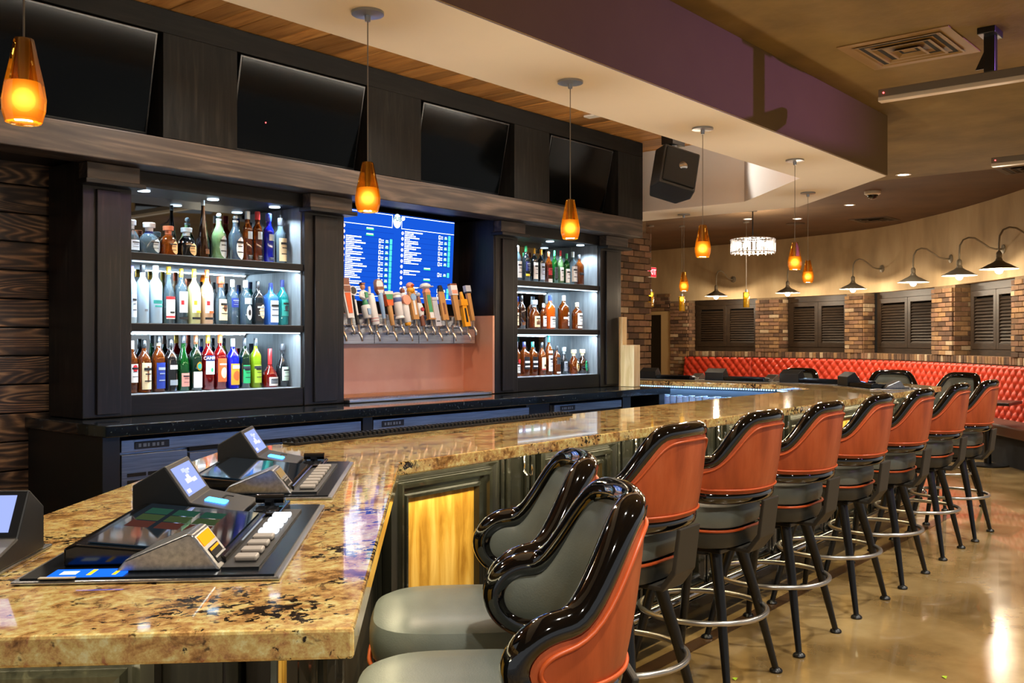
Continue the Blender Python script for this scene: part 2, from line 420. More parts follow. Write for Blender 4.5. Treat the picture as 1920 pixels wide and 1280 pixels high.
def rotm(loc, rz=0, rx=0, ry=0):
    return Matrix.Translation(loc) @ Matrix.Rotation(rz, 4, 'Z') @ Matrix.Rotation(ry, 4, 'Y') @ Matrix.Rotation(rx, 4, 'X')

# ================================================================== SETTING
struct(MB().box(-6, 20, -7, 14, -.1, 0).build('floor', FLOOR))
def seg(p, q, w0, w1, z0, z1):
    d = (Vector(q) - Vector(p)).normalized(); n = Vector((-d.y, d.x))
    P, Q = Vector(p), Vector(q)
    return MB().prism([tuple(P + n * w0), tuple(Q + n * w0), tuple(Q + n * w1), tuple(P + n * w1)], z0, z1)

# bar plan (counter clockwise: outer edge then inner edge)
C0, C1, C2, C3, C4, C5 = (-.268, 2.13), (.863, 1.0), (2.13, 2.25), (8.50, 2.53), (8.93, 2.98), (8.93, 5.94)
I5, I4, I3, I2, I1, I0 = (7.93, 5.94), (7.93, 3.72), (7.42, 3.2), (1.96, 2.965), (.863, 2.068), (.266, 2.664)
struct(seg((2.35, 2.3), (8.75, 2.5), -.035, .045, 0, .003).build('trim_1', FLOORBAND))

# main ceiling, raised far ceiling, cedar tray, soffit
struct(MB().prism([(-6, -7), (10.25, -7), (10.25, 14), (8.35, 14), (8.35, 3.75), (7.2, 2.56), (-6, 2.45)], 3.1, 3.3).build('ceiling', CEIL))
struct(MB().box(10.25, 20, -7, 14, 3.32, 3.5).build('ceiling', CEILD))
cw = sroot('ceiling', (0, 0, 3.22))
MB().box(-1, 8.0, 2.4, 6.2, 3.245, 3.3).build('backing_board', VOID, cw)
pm = [MB().box(-.0665, .0665, 2.45, 6.1, 0, .022).mesh('plank', CEDAR, bevel=.003)]
x = -.4; k = 0
while x < 8.0:
    o = put('plank', pm[0], cw, False); o.location = (x, 0, .001 + .002 * (k % 3)); x += .139; k += 1
zs = 2.66
so = sroot('ceiling', (0, 0, zs))
outer = [(-1.2, -.3), (2.35, 2.47), (7.33, 2.57), (8.52, 3.78), (8.52, 6.1)]
inner = [(7.9, 6.1), (7.9, 4.0), (7.02, 3.1), (2.0, 3.05), (-1.5, .3)]
MB().prism(outer + inner, zs, 3.24).build('soffit_panel', SOFFIT, so)
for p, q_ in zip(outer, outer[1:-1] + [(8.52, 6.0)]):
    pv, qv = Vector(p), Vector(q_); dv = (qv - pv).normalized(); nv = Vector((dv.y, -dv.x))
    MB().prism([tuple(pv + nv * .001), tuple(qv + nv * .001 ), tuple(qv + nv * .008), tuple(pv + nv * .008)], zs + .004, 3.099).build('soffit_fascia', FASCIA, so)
MB().box(2.1, 6.95, 3.105, 3.14, 2.92, 2.935).build('plank_fill_strip', E('fill_strip_glow', (1, .86, .66), 2), so)  # glowing strip added to go with the hidden plank fill
# walls
WB = 5.45
struct(MB().box(-2.5, 7.6, WB, WB + .1, 0, 3.3).build('wall_back', DARK))
struct(MB().box(9.4, 9.5, 6.3, 14, 0, 3.4).build('wall_side', PLASTER))
struct(MB().box(9.4, 18.2, 12.5, 12.6, 0, 3.4).build('wall_end', PLASTER))

# ---- plank wall left of the shelves
pw = sroot('wall_left', (1.9, 5.36, 0))
z = 0; k = 0
while z < 2.6:
    h = .148
    MB().box(0.6, 2.62, 5.40 - .006 * (k % 3), WB, z + .003, z + h).build('plank', BARKWOOD, pw, bevel=.004)
    z += h + .004; k += 1
struct(MB().box(1.93, 2.07, 5.28, 5.40, 0, 2.6).build('trim_2', M('olive_grey_trim', S(84, 84, 66), .6)))

# ---- curved far wall with piers
WP = [(17.75, 12.5), (17.6, 11.07), (17.25, 8.3), (16.55, 6.1), (15.4, 4.72), (14.3, 3.72), (13.4, 3.02), (12.0, 2.0), (10.5, 1.1)]
def cr(a, b, c, d, t): return .5 * ((2 * b) + (-a + c) * t + (2 * a - 5 * b + 4 * c - d) * t * t + (-a + 3 * b - 3 * c + d) * t ** 3)
Q = [WP[0]] + WP + [WP[-1]]; CP = []
for i in range(len(WP) - 1):
    for k in range(40): CP.append(Vector([cr(Q[i][j], Q[i + 1][j], Q[i + 2][j], Q[i + 3][j], k / 40) for j in (0, 1)]))
CP.append(Vector(WP[-1])); CS = [0]
for a, b in zip(CP, CP[1:]): CS.append(CS[-1] + (b - a).length)
def wall_at(s):
    i = 0
    while i < len(CS) - 2 and CS[i + 1] < s: i += 1
    t = (s - CS[i]) / (CS[i + 1] - CS[i]); p = CP[i].lerp(CP[i + 1], t)
    a, b = CP[max(i - 3, 0)], CP[min(i + 4, len(CP) - 1)]
    T = (b - a).normalized(); return p, T, Vector((T.y, -T.x))
def ribbon(s0, s1, off0, off1, z0, z1, step=.12):
    n = max(2, int((s1 - s0) / step)); a = []; b = []
    for k in range(n + 1):
        p, T, N = wall_at(s0 + (s1 - s0) * k / n); a.append(tuple(p + N * off0)); b.append(tuple(p + N * off1))
    m = MB()
    for k in range(n):
        m.add([(*a[k], z0), (*a[k + 1], z0), (*b[k + 1], z0), (*b[k], z0), (*a[k], z1), (*a[k + 1], z1), (*b[k + 1], z1), (*b[k], z1)],
              [(0, 1, 2, 3), (4, 5, 6, 7), (0, 1, 5, 4), (2, 3, 7, 6)] + ([(0, 3, 7, 4)] if k == 0 else []) + ([(1, 2, 6, 5)] if k == n - 1 else []))
    return m
ZW0, ZW1 = 1.235, 2.25
struct(ribbon(0, 14.4, 0, -.12, ZW1, 3.4).build('wall_right', PLASTER, smooth=True))
struct(ribbon(2.0, 14.4, -.02, -.12, 0, ZW0 - .1).build('wall_right', PLASTER, smooth=True))
struct(ribbon(2.0, 14.4, -.26, -.34, 0, 2.4).build('wall_right', VOID, smooth=True))
BR = [MB().box(-.1, .1, -.03, .012, 0, .06).mesh('brick', m, bevel=.004) for m in BRICKS]
def bond(parent, p, ang, width, z0, z1, seed, face=0.0):
    """running bond facing local -y, starting at p going along ang"""
    rnd = random.Random(seed); row = 0; z = z0
    d = Vector((math.cos(ang), math.sin(ang)))
    while z + .05 < z1:
        x = 0 if row % 2 == 0 else -.105
        while x < width - .01:
            a, b = max(x, 0), min(x + .2, width)
            if b - a > .03:
                me = BR[rnd.choices(range(5), (5, 3, 4, 3, 1))[0]]
                o = put('brick', me, parent, False)
                c = Vector(p) + d * ((a + b) / 2); yo = rnd.uniform(-.004, .004)
                loc = Vector((c.x + math.sin(ang) * yo, c.y - math.cos(ang) * yo, z))
                o.matrix_parent_inverse = root_matrix(parent).inverted()
                o.location = loc; o.rotation_euler = (0, 0, ang); o.scale = ((b - a) / .2, 1, 1)
            x += .21
        z += .07; row += 1
def pier(n, s0, s1, z0=ZW0, z1=ZW1, ret=True):
    p0, T, N = wall_at(s0); p1, _, _ = wall_at(s1); d = (p1 - p0); wd = d.length; d.normalize(); N = Vector((d.y, -d.x))
    r = sroot('trim_%d' % n, (p0.x, p0.y, z0))
    q = [p0 - N * .02, p1 - N * .02, p1 - N * .30, p0 - N * .30]
    MB().prism([tuple(v) for v in q], z0, z1).build('pier_core', MORTAR, r)
    ang = math.atan2(d.y, d.x)
    # bond faces local -y; facing direction must be N = (d.y,-d.x) = local -y of direction d
    bond(r, p0 - N * .0 , ang, wd, z0 + .005, z1, n * 7)
    if ret:
        bond(r, p1 - d * .012, math.atan2(-N.y, -N.x), .25, z0 + .005, z1, n * 7 + 3)
PIERS = [(1.99, 2.43), (4.02, 4.54), (6.03, 6.42), (8.38, 8.98), (10.70, 11.28), (12.9, 13.4)]
for i, (a, b) in enumerate(PIERS): pier(10 + i, a, b)
# brick over the far doorway, and jamb
p0, T, N = wall_at(.6); p1, _, _ = wall_at(1.98); d = (p1 - p0).normalized(); N = Vector((d.y, -d.x))
r = sroot('trim_17', (p0.x, p0.y, 2.0))
MB().prism([tuple(p0 - N * .02), tuple(p1 - N * .02), tuple(p1 - N * .3), tuple(p0 - N * .3)], 2.05, 2.4).build('pier_core', MORTAR, r)
bond(r, p0, math.atan2(d.y, d.x), (p1 - p0).length, 2.06, 2.40, 91)
r = sroot('trim_18', (p0.x, p0.y, 0))
bond(r, wall_at(1.99)[0], math.atan2(d.y, d.x), .44, .0, ZW0, 92)
r = sroot('door_1', (*wall_at(1.4)[0], 0))
a0, a1 = wall_at(1.74)[0], wall_at(1.98)[0]
MB().prism([tuple(a0 - N * .0), tuple(a1 - N * .0), tuple(a1 - N * .2), tuple(a0 - N * .2)], 0, 2.05).build('jamb', M('beige_jamb', S(200, 170, 120), .6), r)
MB().prism([tuple(p0), tuple(a0), tuple(a0 - N * .2), tuple(p0 - N * .2)], 1.98, 2.05).build('lintel', M('beige_jamb', S(200, 170, 120), .6), r)
MB().prism([tuple(p0 - N * .1), tuple(a0 - N * .1), tuple(a0 - N * .16), tuple(p0 - N * .16)], 0, 1.98).build('door_leaf', M('dark_door', S(30, 26, 16), .5), r)
# soldier course along the window sills
r = sroot('trim_19', (*wall_at(6)[0], ZW0 - .1))
ribbon(2.0, 14.2, -.01, -.3, ZW0 - .1, ZW0 - .012).build('mortar_bed', MORTAR, r)
SB = [MB().box(-.033, .033, -.2, .02, 0, .1).mesh('brick', m, bevel=.004) for m in BRICKS]
s = 2.03; rnd = random.Random(5)
while s < 13.2:
    p, T, N = wall_at(s); o = put('brick', SB[rnd.choices(range(5), (4, 4, 4, 2, 1))[0]], r, False)
    o.matrix_parent_inverse = root_matrix(r).inverted()
    p = p - N * rnd.uniform(-.004, .004)
    o.location = (p.x, p.y, ZW0 - .1 + rnd.uniform(0, .004)); o.rotation_euler = (0, 0, math.atan2(N.y, N.x) - PI / 2); s += .077
# shutters
SH = [(2.47, 3.98), (4.60, 5.98), (6.52, 8.34), (9.10, 10.66), (11.35, 12.85)]
WL = ['dark louvred window shutter beside the far doorway, above end of red banquette', 'dark louvred shutter second along from the far doorway', 'dark louvred shutter third along from the far doorway', 'dark louvred shutter behind the two nearest barn lamps', 'dark louvred shutter nearest the camera at frame edge']
for i, (s0, s1) in enumerate(SH):
    p0, T, N = wall_at(s0); p1, _, _ = wall_at(s1); d = (p1 - p0); wd = d.length; d.normalize(); N = Vector((d.y, -d.x))
    c = (p0 + p1) / 2 - N * .2
    t = sroot('window_%d' % (i + 1), (c.x, c.y, ZW0), math.atan2(-d.y, -d.x)); t.rotation_euler = (0, 0, math.atan2(d.y, d.x))
    h = ZW1 - ZW0; hw = wd / 2
    # local: +x along wall (to the right), faces local -y
    m = MB().box(-hw, hw, -.02, .05, h - .1, h).box(-hw, hw, -.02, .05, 0, .09).box(-hw, -hw + .05, -.02, .05, .09, h - .1).box(hw - .05, hw, -.02, .05, .09, h - .1)
    m.build('window_frame', SHUTTER, t, world=False)
    lw = wd / 2 - .055
    st = MB().box(-lw / 2, -lw / 2 + .075, -.03, .01, 0, h - .2).box(lw / 2 - .075, lw / 2, -.03, .01, 0, h - .2).box(-lw / 2 + .075, lw / 2 - .075, -.03, .01, 0, .08).box(-lw / 2 + .075, lw / 2 - .075, -.03, .01, h - .28, h - .2)
    fm = st.mesh('shutter_leaf', SHUTTER, bevel=.004)
    sm = MB().box(-lw / 2 + .08, lw / 2 - .08, -.024, .024, -.004, .004, Matrix.Rotation(R(52), 4, 'X')).mesh('slat', SHUTTER)
    for sd in (-1, 1):
        lf = put('shutter_leaf', fm, t, False); lf.location = (sd * (lw / 2 + .003), 0, .095)
        zz = .1
        while zz < h - .29:
            o = put('slat', sm, lf, False); o.location = (0, -.008, zz); zz += .045
# ---- brick column at the end of the back bar
r = sroot('column', (8.6, 6.0, 0))
MB().box(7.62, 9.5, 6.02, 6.4, 0, 3.2).build('pier_core', MORTAR, r)
bond(r, (8.55, 6.0), 0, .98, 0.98, 2.7, 33)
bond(r, (9.52, 6.02), PI / 2, .3, 0.98, 2.7, 34)
struct(MB().box(7.55, 8.6, 5.95, 6.03, 0, 3.2).build('wall_back', DARK))

# ================================================================== BACK BAR
def bw(x0, x1, y0, y1, z0, z1, name, mat, par, bevel=.003): return MB().box(x0, x1, y0, y1, z0, z1).build(name, mat, par, bevel=bevel)
X0, X1 = -1.0, 7.52
hd = sroot('trim_20', (3, 4.85, 2.37))
bw(X0, X1, 4.80, 5.0, 2.37, 2.53, 'header_beam', BEAMWOOD, hd, .006)
bw(X0, X1, 5.0, WB, 2.40, 2.53, 'soffit_board', BLACKWOOD, hd)
bw(X0, X1, 4.80, 5.0, 3.09, 3.216, 'top_fascia', HEADWOOD_H, hd)
bw(X0, X1, 5.02, 5.08, 2.53, 3.09, 'back_board', VOID, hd, 0)
bw(X0, X1, 5.08, WB, 2.53, 3.216, 'back_board', VOID, hd, 0)
POSTS = [(-.15, .3), (1.33, 1.80), (2.82, 3.28), (4.26, 4.74), (5.73, 6.16), (7.13, 7.52)]
for a, b in POSTS: bw(a, b, 4.80, 5.02, 2.53, 3.09, 'post', HEADWOOD, hd)
TVX = [(1.81, 2.80), (3.29, 4.25), (4.75, 5.68), (6.17, 7.06)]
TL = ['switched off black television leftmost above the plank wall', 'switched off black television above the left liquor shelves', 'switched off black television above the beer menu screen', 'switched off black television above right liquor shelves reflecting warm light']
for i, (a, b) in enumerate(TVX):
    cx = (a + b) / 2; hw = (b - a) / 2 - .012
    t = thing('television', TL[i], 'television', (cx, 4.93, 2.545), 0, 'televisions on the header', rx=R(12))
    MB().box(-hw, hw, -.02, .02, .01, .55).build('housing', TVFRAME, t, world=False, bevel=.004)
    MB().box(-hw + .012, hw - .012, -.023, -.018, .025, .538).build('screen', TVGLASS, t, world=False)
    MB().box(-.05, .05, .02, .07, .2, .4).build('bracket', BLKMETAL, t, world=False)
    if i == 1: MB().ball((-.25, -.024, .2), .004, 6).build('standby_light', E('red_led', (1, .05, .05), 6), t, world=False)
# cabinets
YF = 4.98
def pilaster(par, x0, x1):
    bw(x0, x1, YF, 5.36, 1.042, 2.385, 'pilaster', BLACKWOOD_V, par, .004)
    bw(x0 + .07, x1 - .07, YF - .018, YF, 1.06, 2.24, 'pilaster_face', BLACKWOOD_V, par, .004)
    bw(x0 - .01, x1 + .01, YF - .07, YF + .02, 2.28, 2.368, 'capital', BEAMWOOD, par, .004)
    bw(x0 - .03, x1 + .03, YF - .10, YF + .02, 2.255, 2.28, 'capital_lip', BLACKWOOD, par, .004)
def cabinet(x0, x1, label):
    t = thing('liquor_cabinet', label, 'cabinet', ((x0 + x1) / 2, 5.15, 1.042))
    pilaster(t, x0 - .27, x0); pilaster(t, x1, x1 + .32)
    bw(x0, x1, YF + .01, 5.34, 1.042, 1.155, 'base_board', BLACKWOOD, t)
    bw(x0, x1, YF + .005, 5.34, 2.285, 2.37, 'top_board', BLACKWOOD, t)
    for zz, nm in ((1.885, 'shelf'), (1.50, 'shelf')):
        bw(x0 + .001, x1 - .001, YF + .01, 5.30, zz, zz + .043, nm, BLACKWOOD, t)
        bw(x0 + .02, x1 - .02, YF + .02, YF + .032, zz - .008, zz - .001, 'led_strip', E('led_cool', COOL, 1.6), t, 0)
    bw(x0, x1, 5.30, 5.31, 1.155, 2.285, 'mirror', MIRROR, t, 0)
    bw(x0, x0 + .008, YF + .03, 5.30, 1.155, 2.285, 'side_liner', LINER, t, 0)
    bw(x1 - .008, x1, YF + .03, 5.30, 1.155, 2.285, 'side_liner', LINER, t, 0)
    for zz in (1.5425, 1.155, 1.928):
        bw(x0 + .01, x1 - .01, YF + .03, 5.295, zz, zz + .002, 'shelf_liner', M('white_shelf_liner', S(150, 160, 166), .3), t, 0)
    for q in (.12, .5, .88):
        xx = x0 + (x1 - x0) * q
        MB().lathe([(.034, 0), (.034, .006), (.02, .007)], 16, (xx, 5.10, 2.278)).build('puck_light', E('puck', COOL, 2.5), t)
        light('puck_lamp', 'SPOT', (xx, 5.10, 2.272), 16, COOL, size=.02, spot=2.4, blend=.5)
    for zz in (1.875, 1.49):
        light('shelf_lamp', 'AREA', ((x0 + x1) / 2, YF + .05, zz), 8, COOL, (R(24), 0, 0), x1 - x0 - .06, .012)
    return t
cabinet(2.74, 3.895, 'black liquor cabinet with three lit shelves beside the plank wall')
cabinet(5.985, 7.12, 'black liquor cabinet with three lit shelves beside the brick column')
tw = thing('tap_wall', 'copper and steel draught beer wall between the two liquor cabinets', 'tap wall', (4.95, 5.2, 1.042))
bw(4.215, 5.71, 5.29, 5.34, 1.045, 1.64, 'copper_back', COPPER, tw, 0)
bw(5.690, 5.712, 4.985, 5.29, 1.045, 1.64, 'copper_side', COPPER, tw, 0)
bw(4.215, 5.66, 5.14, 5.29, 1.425, 1.63, 'steel_tap_box', STEEL, tw, .004)
for xx in (4.62, 5.05, 5.42): bw(xx, xx + .003, 5.138, 5.14, 1.43, 1.625, 'panel_seam', BLKMETAL, tw, 0)
bw(4.215, 5.712, 5.35, 5.40, 1.64, 2.37, 'recess_back', BLACKWOOD_V, tw, 0)
bw(5.700, 5.715, 4.985, 5.35, 1.64, 2.37, 'recess_side', BLACKWOOD_V, tw, 0)
dt = thing('drip_tray', 'long stainless drip tray below the beer taps', 'drip tray', (4.95, 5.0, 1.042))
pts = [(4.22, 4.93), (5.58, 4.93)] + [(5.58 + .1 * math.sin(a), 5.03 - .1 * math.cos(a)) for a in [R(15 * k) for k in range(1, 12)]] + [(5.58, 5.13), (4.22, 5.13)]
MB().prism(pts, 1.042, 1.062).build('tray', STEEL, dt, bevel=.003)
m = MB()
for k in range(44): m.box(4.25 + k * .03, 4.262 + k * .03, 4.955, 5.11, 1.062, 1.066)
m.build('grate', CHROME, dt)['kind'] = 'stuff'
# back counter
ctn = thing('back_counter', 'long black back counter below the liquor shelves', 'counter', (5, 4.9, 0))
MB().box(2.36, 7.55, 4.53, 5.40, .982, 1.04).build('worktop', COUNTER, ctn, bevel=.005)
bw(2.37, 2.46, 4.58, 5.38, 0, .981, 'end_panel', DARK, ctn)
bw(2.46, 7.52, 5.22, 5.38, 0, .981, 'back_panel', DARK, ctn)
bw(7.44, 7.53, 4.58, 5.22, 0, .981, 'end_panel', DARK, ctn)
bw(4.06, 4.14, 4.62, 5.2, 0, .981, 'divider', DARK, ctn)
bw(5.70, 5.98, 4.66, 5.2, 0, .981, 'divider', DARK, ctn)
bw(6.93, 7.05, 4.62, 5.2, 0, .981, 'divider', DARK, ctn)
def cooler(x0, x1, label, grille, nd):
    t = thing('bar_cooler', label, 'cooler', ((x0 + x1) / 2, 4.9, 0), 0, 'under counter coolers')
    bw(x0, x1, 4.66, 5.2, .08, .955, 'body', STEELBLUE, t)
    bw(x0, x1, 4.625, 4.66, .893, .955, 'top_rail', STEELBLUE, t)
    bd = bw(x0 + .07, x0 + .26, 4.621, 4.625, .905, .942, 'badge', PLASTIC, t)
    bl = MB()
    for k, wl in enumerate((.014, .018, .010, .016, .012, .014)): bl.box(x0 + .09 + k * .025, x0 + .09 + k * .025 + wl, 4.6202, 4.621, .915, .932)
    bl.build('badge_lettering', M('badge_letter', S(120, 128, 136), .4), bd)
    xs = x0
    if grille:
        d = bw(x0 + .005, x0 + .37, 4.632, 4.66, .1, .88, 'grille_panel', STEELBLUE, t)
        for c in (0, 1, 2):
            for rr in range(14):
                bw(x0 + .035 + c * .112, x0 + .135 + c * .112, 4.629, 4.633, .30 + rr * .036, .318 + rr * .036, 'vent_slot', VOID, d, 0)
        xs = x0 + .38
    n = nd; wd = (x1 - xs) / n
    for k in range(n):
        d = bw(xs + k * wd + .004, xs + (k + 1) * wd - .004, 4.632, 4.66, .1, .862, 'door', STEELBLUE, t)
        bw(xs + k * wd + .004, xs + (k + 1) * wd - .004, 4.636, 4.66, .868, .888, 'handle_recess', VOID, d, 0)
    for xx in (x0 + .1, x1 - .1):
        MB().lathe([(.02, 0), (.02, .08)], 10, (xx, 4.72, 0)).build('leg', BLKMETAL, t)
        MB().lathe([(.02, 0), (.02, .08)], 10, (xx, 5.12, 0)).build('leg', BLKMETAL, t)
cooler(2.49, 4.05, 'stainless bar cooler with slotted grille at left end of back counter', True, 2)
cooler(4.15, 5.69, 'stainless bar cooler below the copper tap wall', False, 2)
cooler(6.0, 6.92, 'short stainless bar cooler below the right liquor shelves', False, 2)
# pale pine box
pb = thing('pine_box', 'raw pine wooden box with taller back board at right counter end', 'wooden box', (7.42, 4.9, 1.04))
bw(7.345, 7.445, 4.78, 4.92, 1.041, 1.41, 'lower_box', PINE, pb, .003)
bw(7.375, 7.43, 4.92, 4.96, 1.041, 1.66, 'tall_board', PINE, pb, .002)
bw(7.432, 7.445, 4.92, 4.96, 1.041, 1.66, 'tall_board', PINE, pb, .002)
# ---- menu screen
ms = thing('menu_screen', 'bright blue beer menu screen with rows of white text behind beer taps', 'screen', (4.985, 5.30, 1.73), 0, None, R(3))
MB().box(-.575, .575, -.012, .03, -.01, .645).build('housing', TVFRAME, ms, world=False, bevel=.004)
MB().box(-.562, .562, -.0145, -.012, 0, .635).build('screen', E('menu_blue', (.006, .065, .46), 1.0), ms, world=False)
wq = MB(); gq = MB(); tq = MB(); pq = MB(); lq = MB()
def q(m, x0, x1, z0, z1, y=-.0155): m.add([(x0, y, z0), (x1, y, z0), (x1, y, z1), (x0, y, z1)], [(0, 1, 2, 3)])
def outline(x0, x1, z0, z1, t=.0035, sides='lrtb'):
    if 'b' in sides: q(wq, x0, x1, z0, z0 + t)
    if 't' in sides: q(wq, x0, x1, z1 - t, z1)
    if 'l' in sides: q(wq, x0, x0 + t, z0, z1)
    if 'r' in sides: q(wq, x1 - t, x1, z0, z1)
def disc(m, x, z, rx, rz, y=-.016, n=18):
    m.add([(x + rx * math.cos(2 * PI * k / n), y, z + rz * math.sin(2 * PI * k / n)) for k in range(n)], [list(range(n))])
outline(-.55, -.085, .535, .628); outline(.005, .56, .535, .628, sides='ltb')
disc(wq, -.535, .612, .018, .016); disc(wq, .018, .612, .017, .016)
rnd = random.Random(3)
def column_rows(x0, x1, z0, skip, n):
    for k in range(n):
        z = z0 - k * .0405
        q(lq, x0 - .02, x1, z - .022, z - .0205)
        disc(pq, x0 - .012, z, .0115, .0125)
        if k in skip:
            q(gq, (x0 + x1) / 2 - .035, (x0 + x1) / 2 + .035, z - .012, z + .004); q(wq, (x0 + x1) / 2 - .032, (x0 + x1) / 2 + .030, z - .004, z + .0035, -.0158); continue
        for j, ln in enumerate((rnd.uniform(.12, .2), rnd.uniform(.04, .1), rnd.uniform(.11, .19))):
            zz = z + .008 - j * .0125; xx = x0 + .01
            while xx < x0 + .01 + ln:
                wl = rnd.uniform(.006, .028); q(wq, xx, min(xx + wl, x0 + .01 + ln), zz, zz + (.009 if j == 0 else .0065)); xx += wl + .003
        xr = x1 - .14
        q(wq, xr, xr + .018, z - .016, z + .014); q(lq, xr + .003, xr + .015, z - .008, z + .01, -.0158)
        q(wq, xr + .025, xr + .045, z + .002, z + .008); q(wq, xr + .025, xr + .045, z - .012, z - .006)
        q(gq, xr + .062, xr + .092, z - .013, z - .001); q(wq, xr + .066, xr + .088, z + .002, z + .007); q(wq, xr + .064, xr + .09, z - .008, z - .004, -.0158)
        q(tq, xr + .105, xr + .128, z - .018, z + .018)
column_rows(-.525, -.07, .515, (0, 1), 12)
column_rows(.03, .535, .505, (6, 8, 9), 12)
q(wq, -.55, .55, .035, .038)
wq.build('menu_text', E('menu_white', (.85, .92, 1), 2.2), ms, world=False)
gq.build('menu_tags', E('menu_green', (.03, .6, .12), 1.2), ms, world=False)
tq.build('menu_pills', E('menu_teal', (.06, .62, .42), 1.3), ms, world=False)
pq.build('menu_bullets', E('menu_pink', (1, .72, .8), 1.8), ms, world=False)
lq.build('menu_rules', E('menu_deep', (.002, .015, .22), 1), ms, world=False)
for o in list(ms.children): 
    if o.name.startswith('menu_'): o['kind'] = 'stuff'
lg = MB(); disc(lg, -.04, .588, .04, .052, -.0165, 28)
lo = lg.build('logo_disc', E('menu_logo', (.62, .8, .78), 1.1), ms, world=False)
o = put('lettering', textmesh('PUB', .044, E('logo_ink', (.01, .07, .11), 1)), lo, False); o.location = (-.04, -.017, .602); o.rotation_euler = (PI / 2, 0, 0)

# ---- beer taps
TAPX = [4.293, 4.364, 4.43, 4.516, 4.589, 4.668, 4.748, 4.82, 4.898, 4.972, 5.047, 5.129, 5.201, 5.28, 5.348, 5.418, 5.513, 5.579]
LOW = [1, 0, 1, 0, 1, 0, 1, 0, 1, 0, 1, 0, 1, 0, 1, 0, 1, 0]
pc = lambda n, *c: M('tap_' + n, S(*c), .35)
cW = pc('white', 218, 214, 208); cK = pc('black', 20, 20, 22); cO = pc('orange', 214, 92, 40); cB = pc('brown', 120, 70, 48); cT = pc('tan', 176, 128, 72)
cY = pc('yellow', 222, 150, 20); cS = pc('silver', 176, 176, 180); cN = pc('navy', 74, 96, 150); cG = pc('green', 60, 140, 96); cSk = pc('skin', 190, 130, 90); cBl = pc('pale_blue', 130, 160, 190); cR = pc('red', 170, 50, 56); cP = pc('pink', 226, 150, 120)
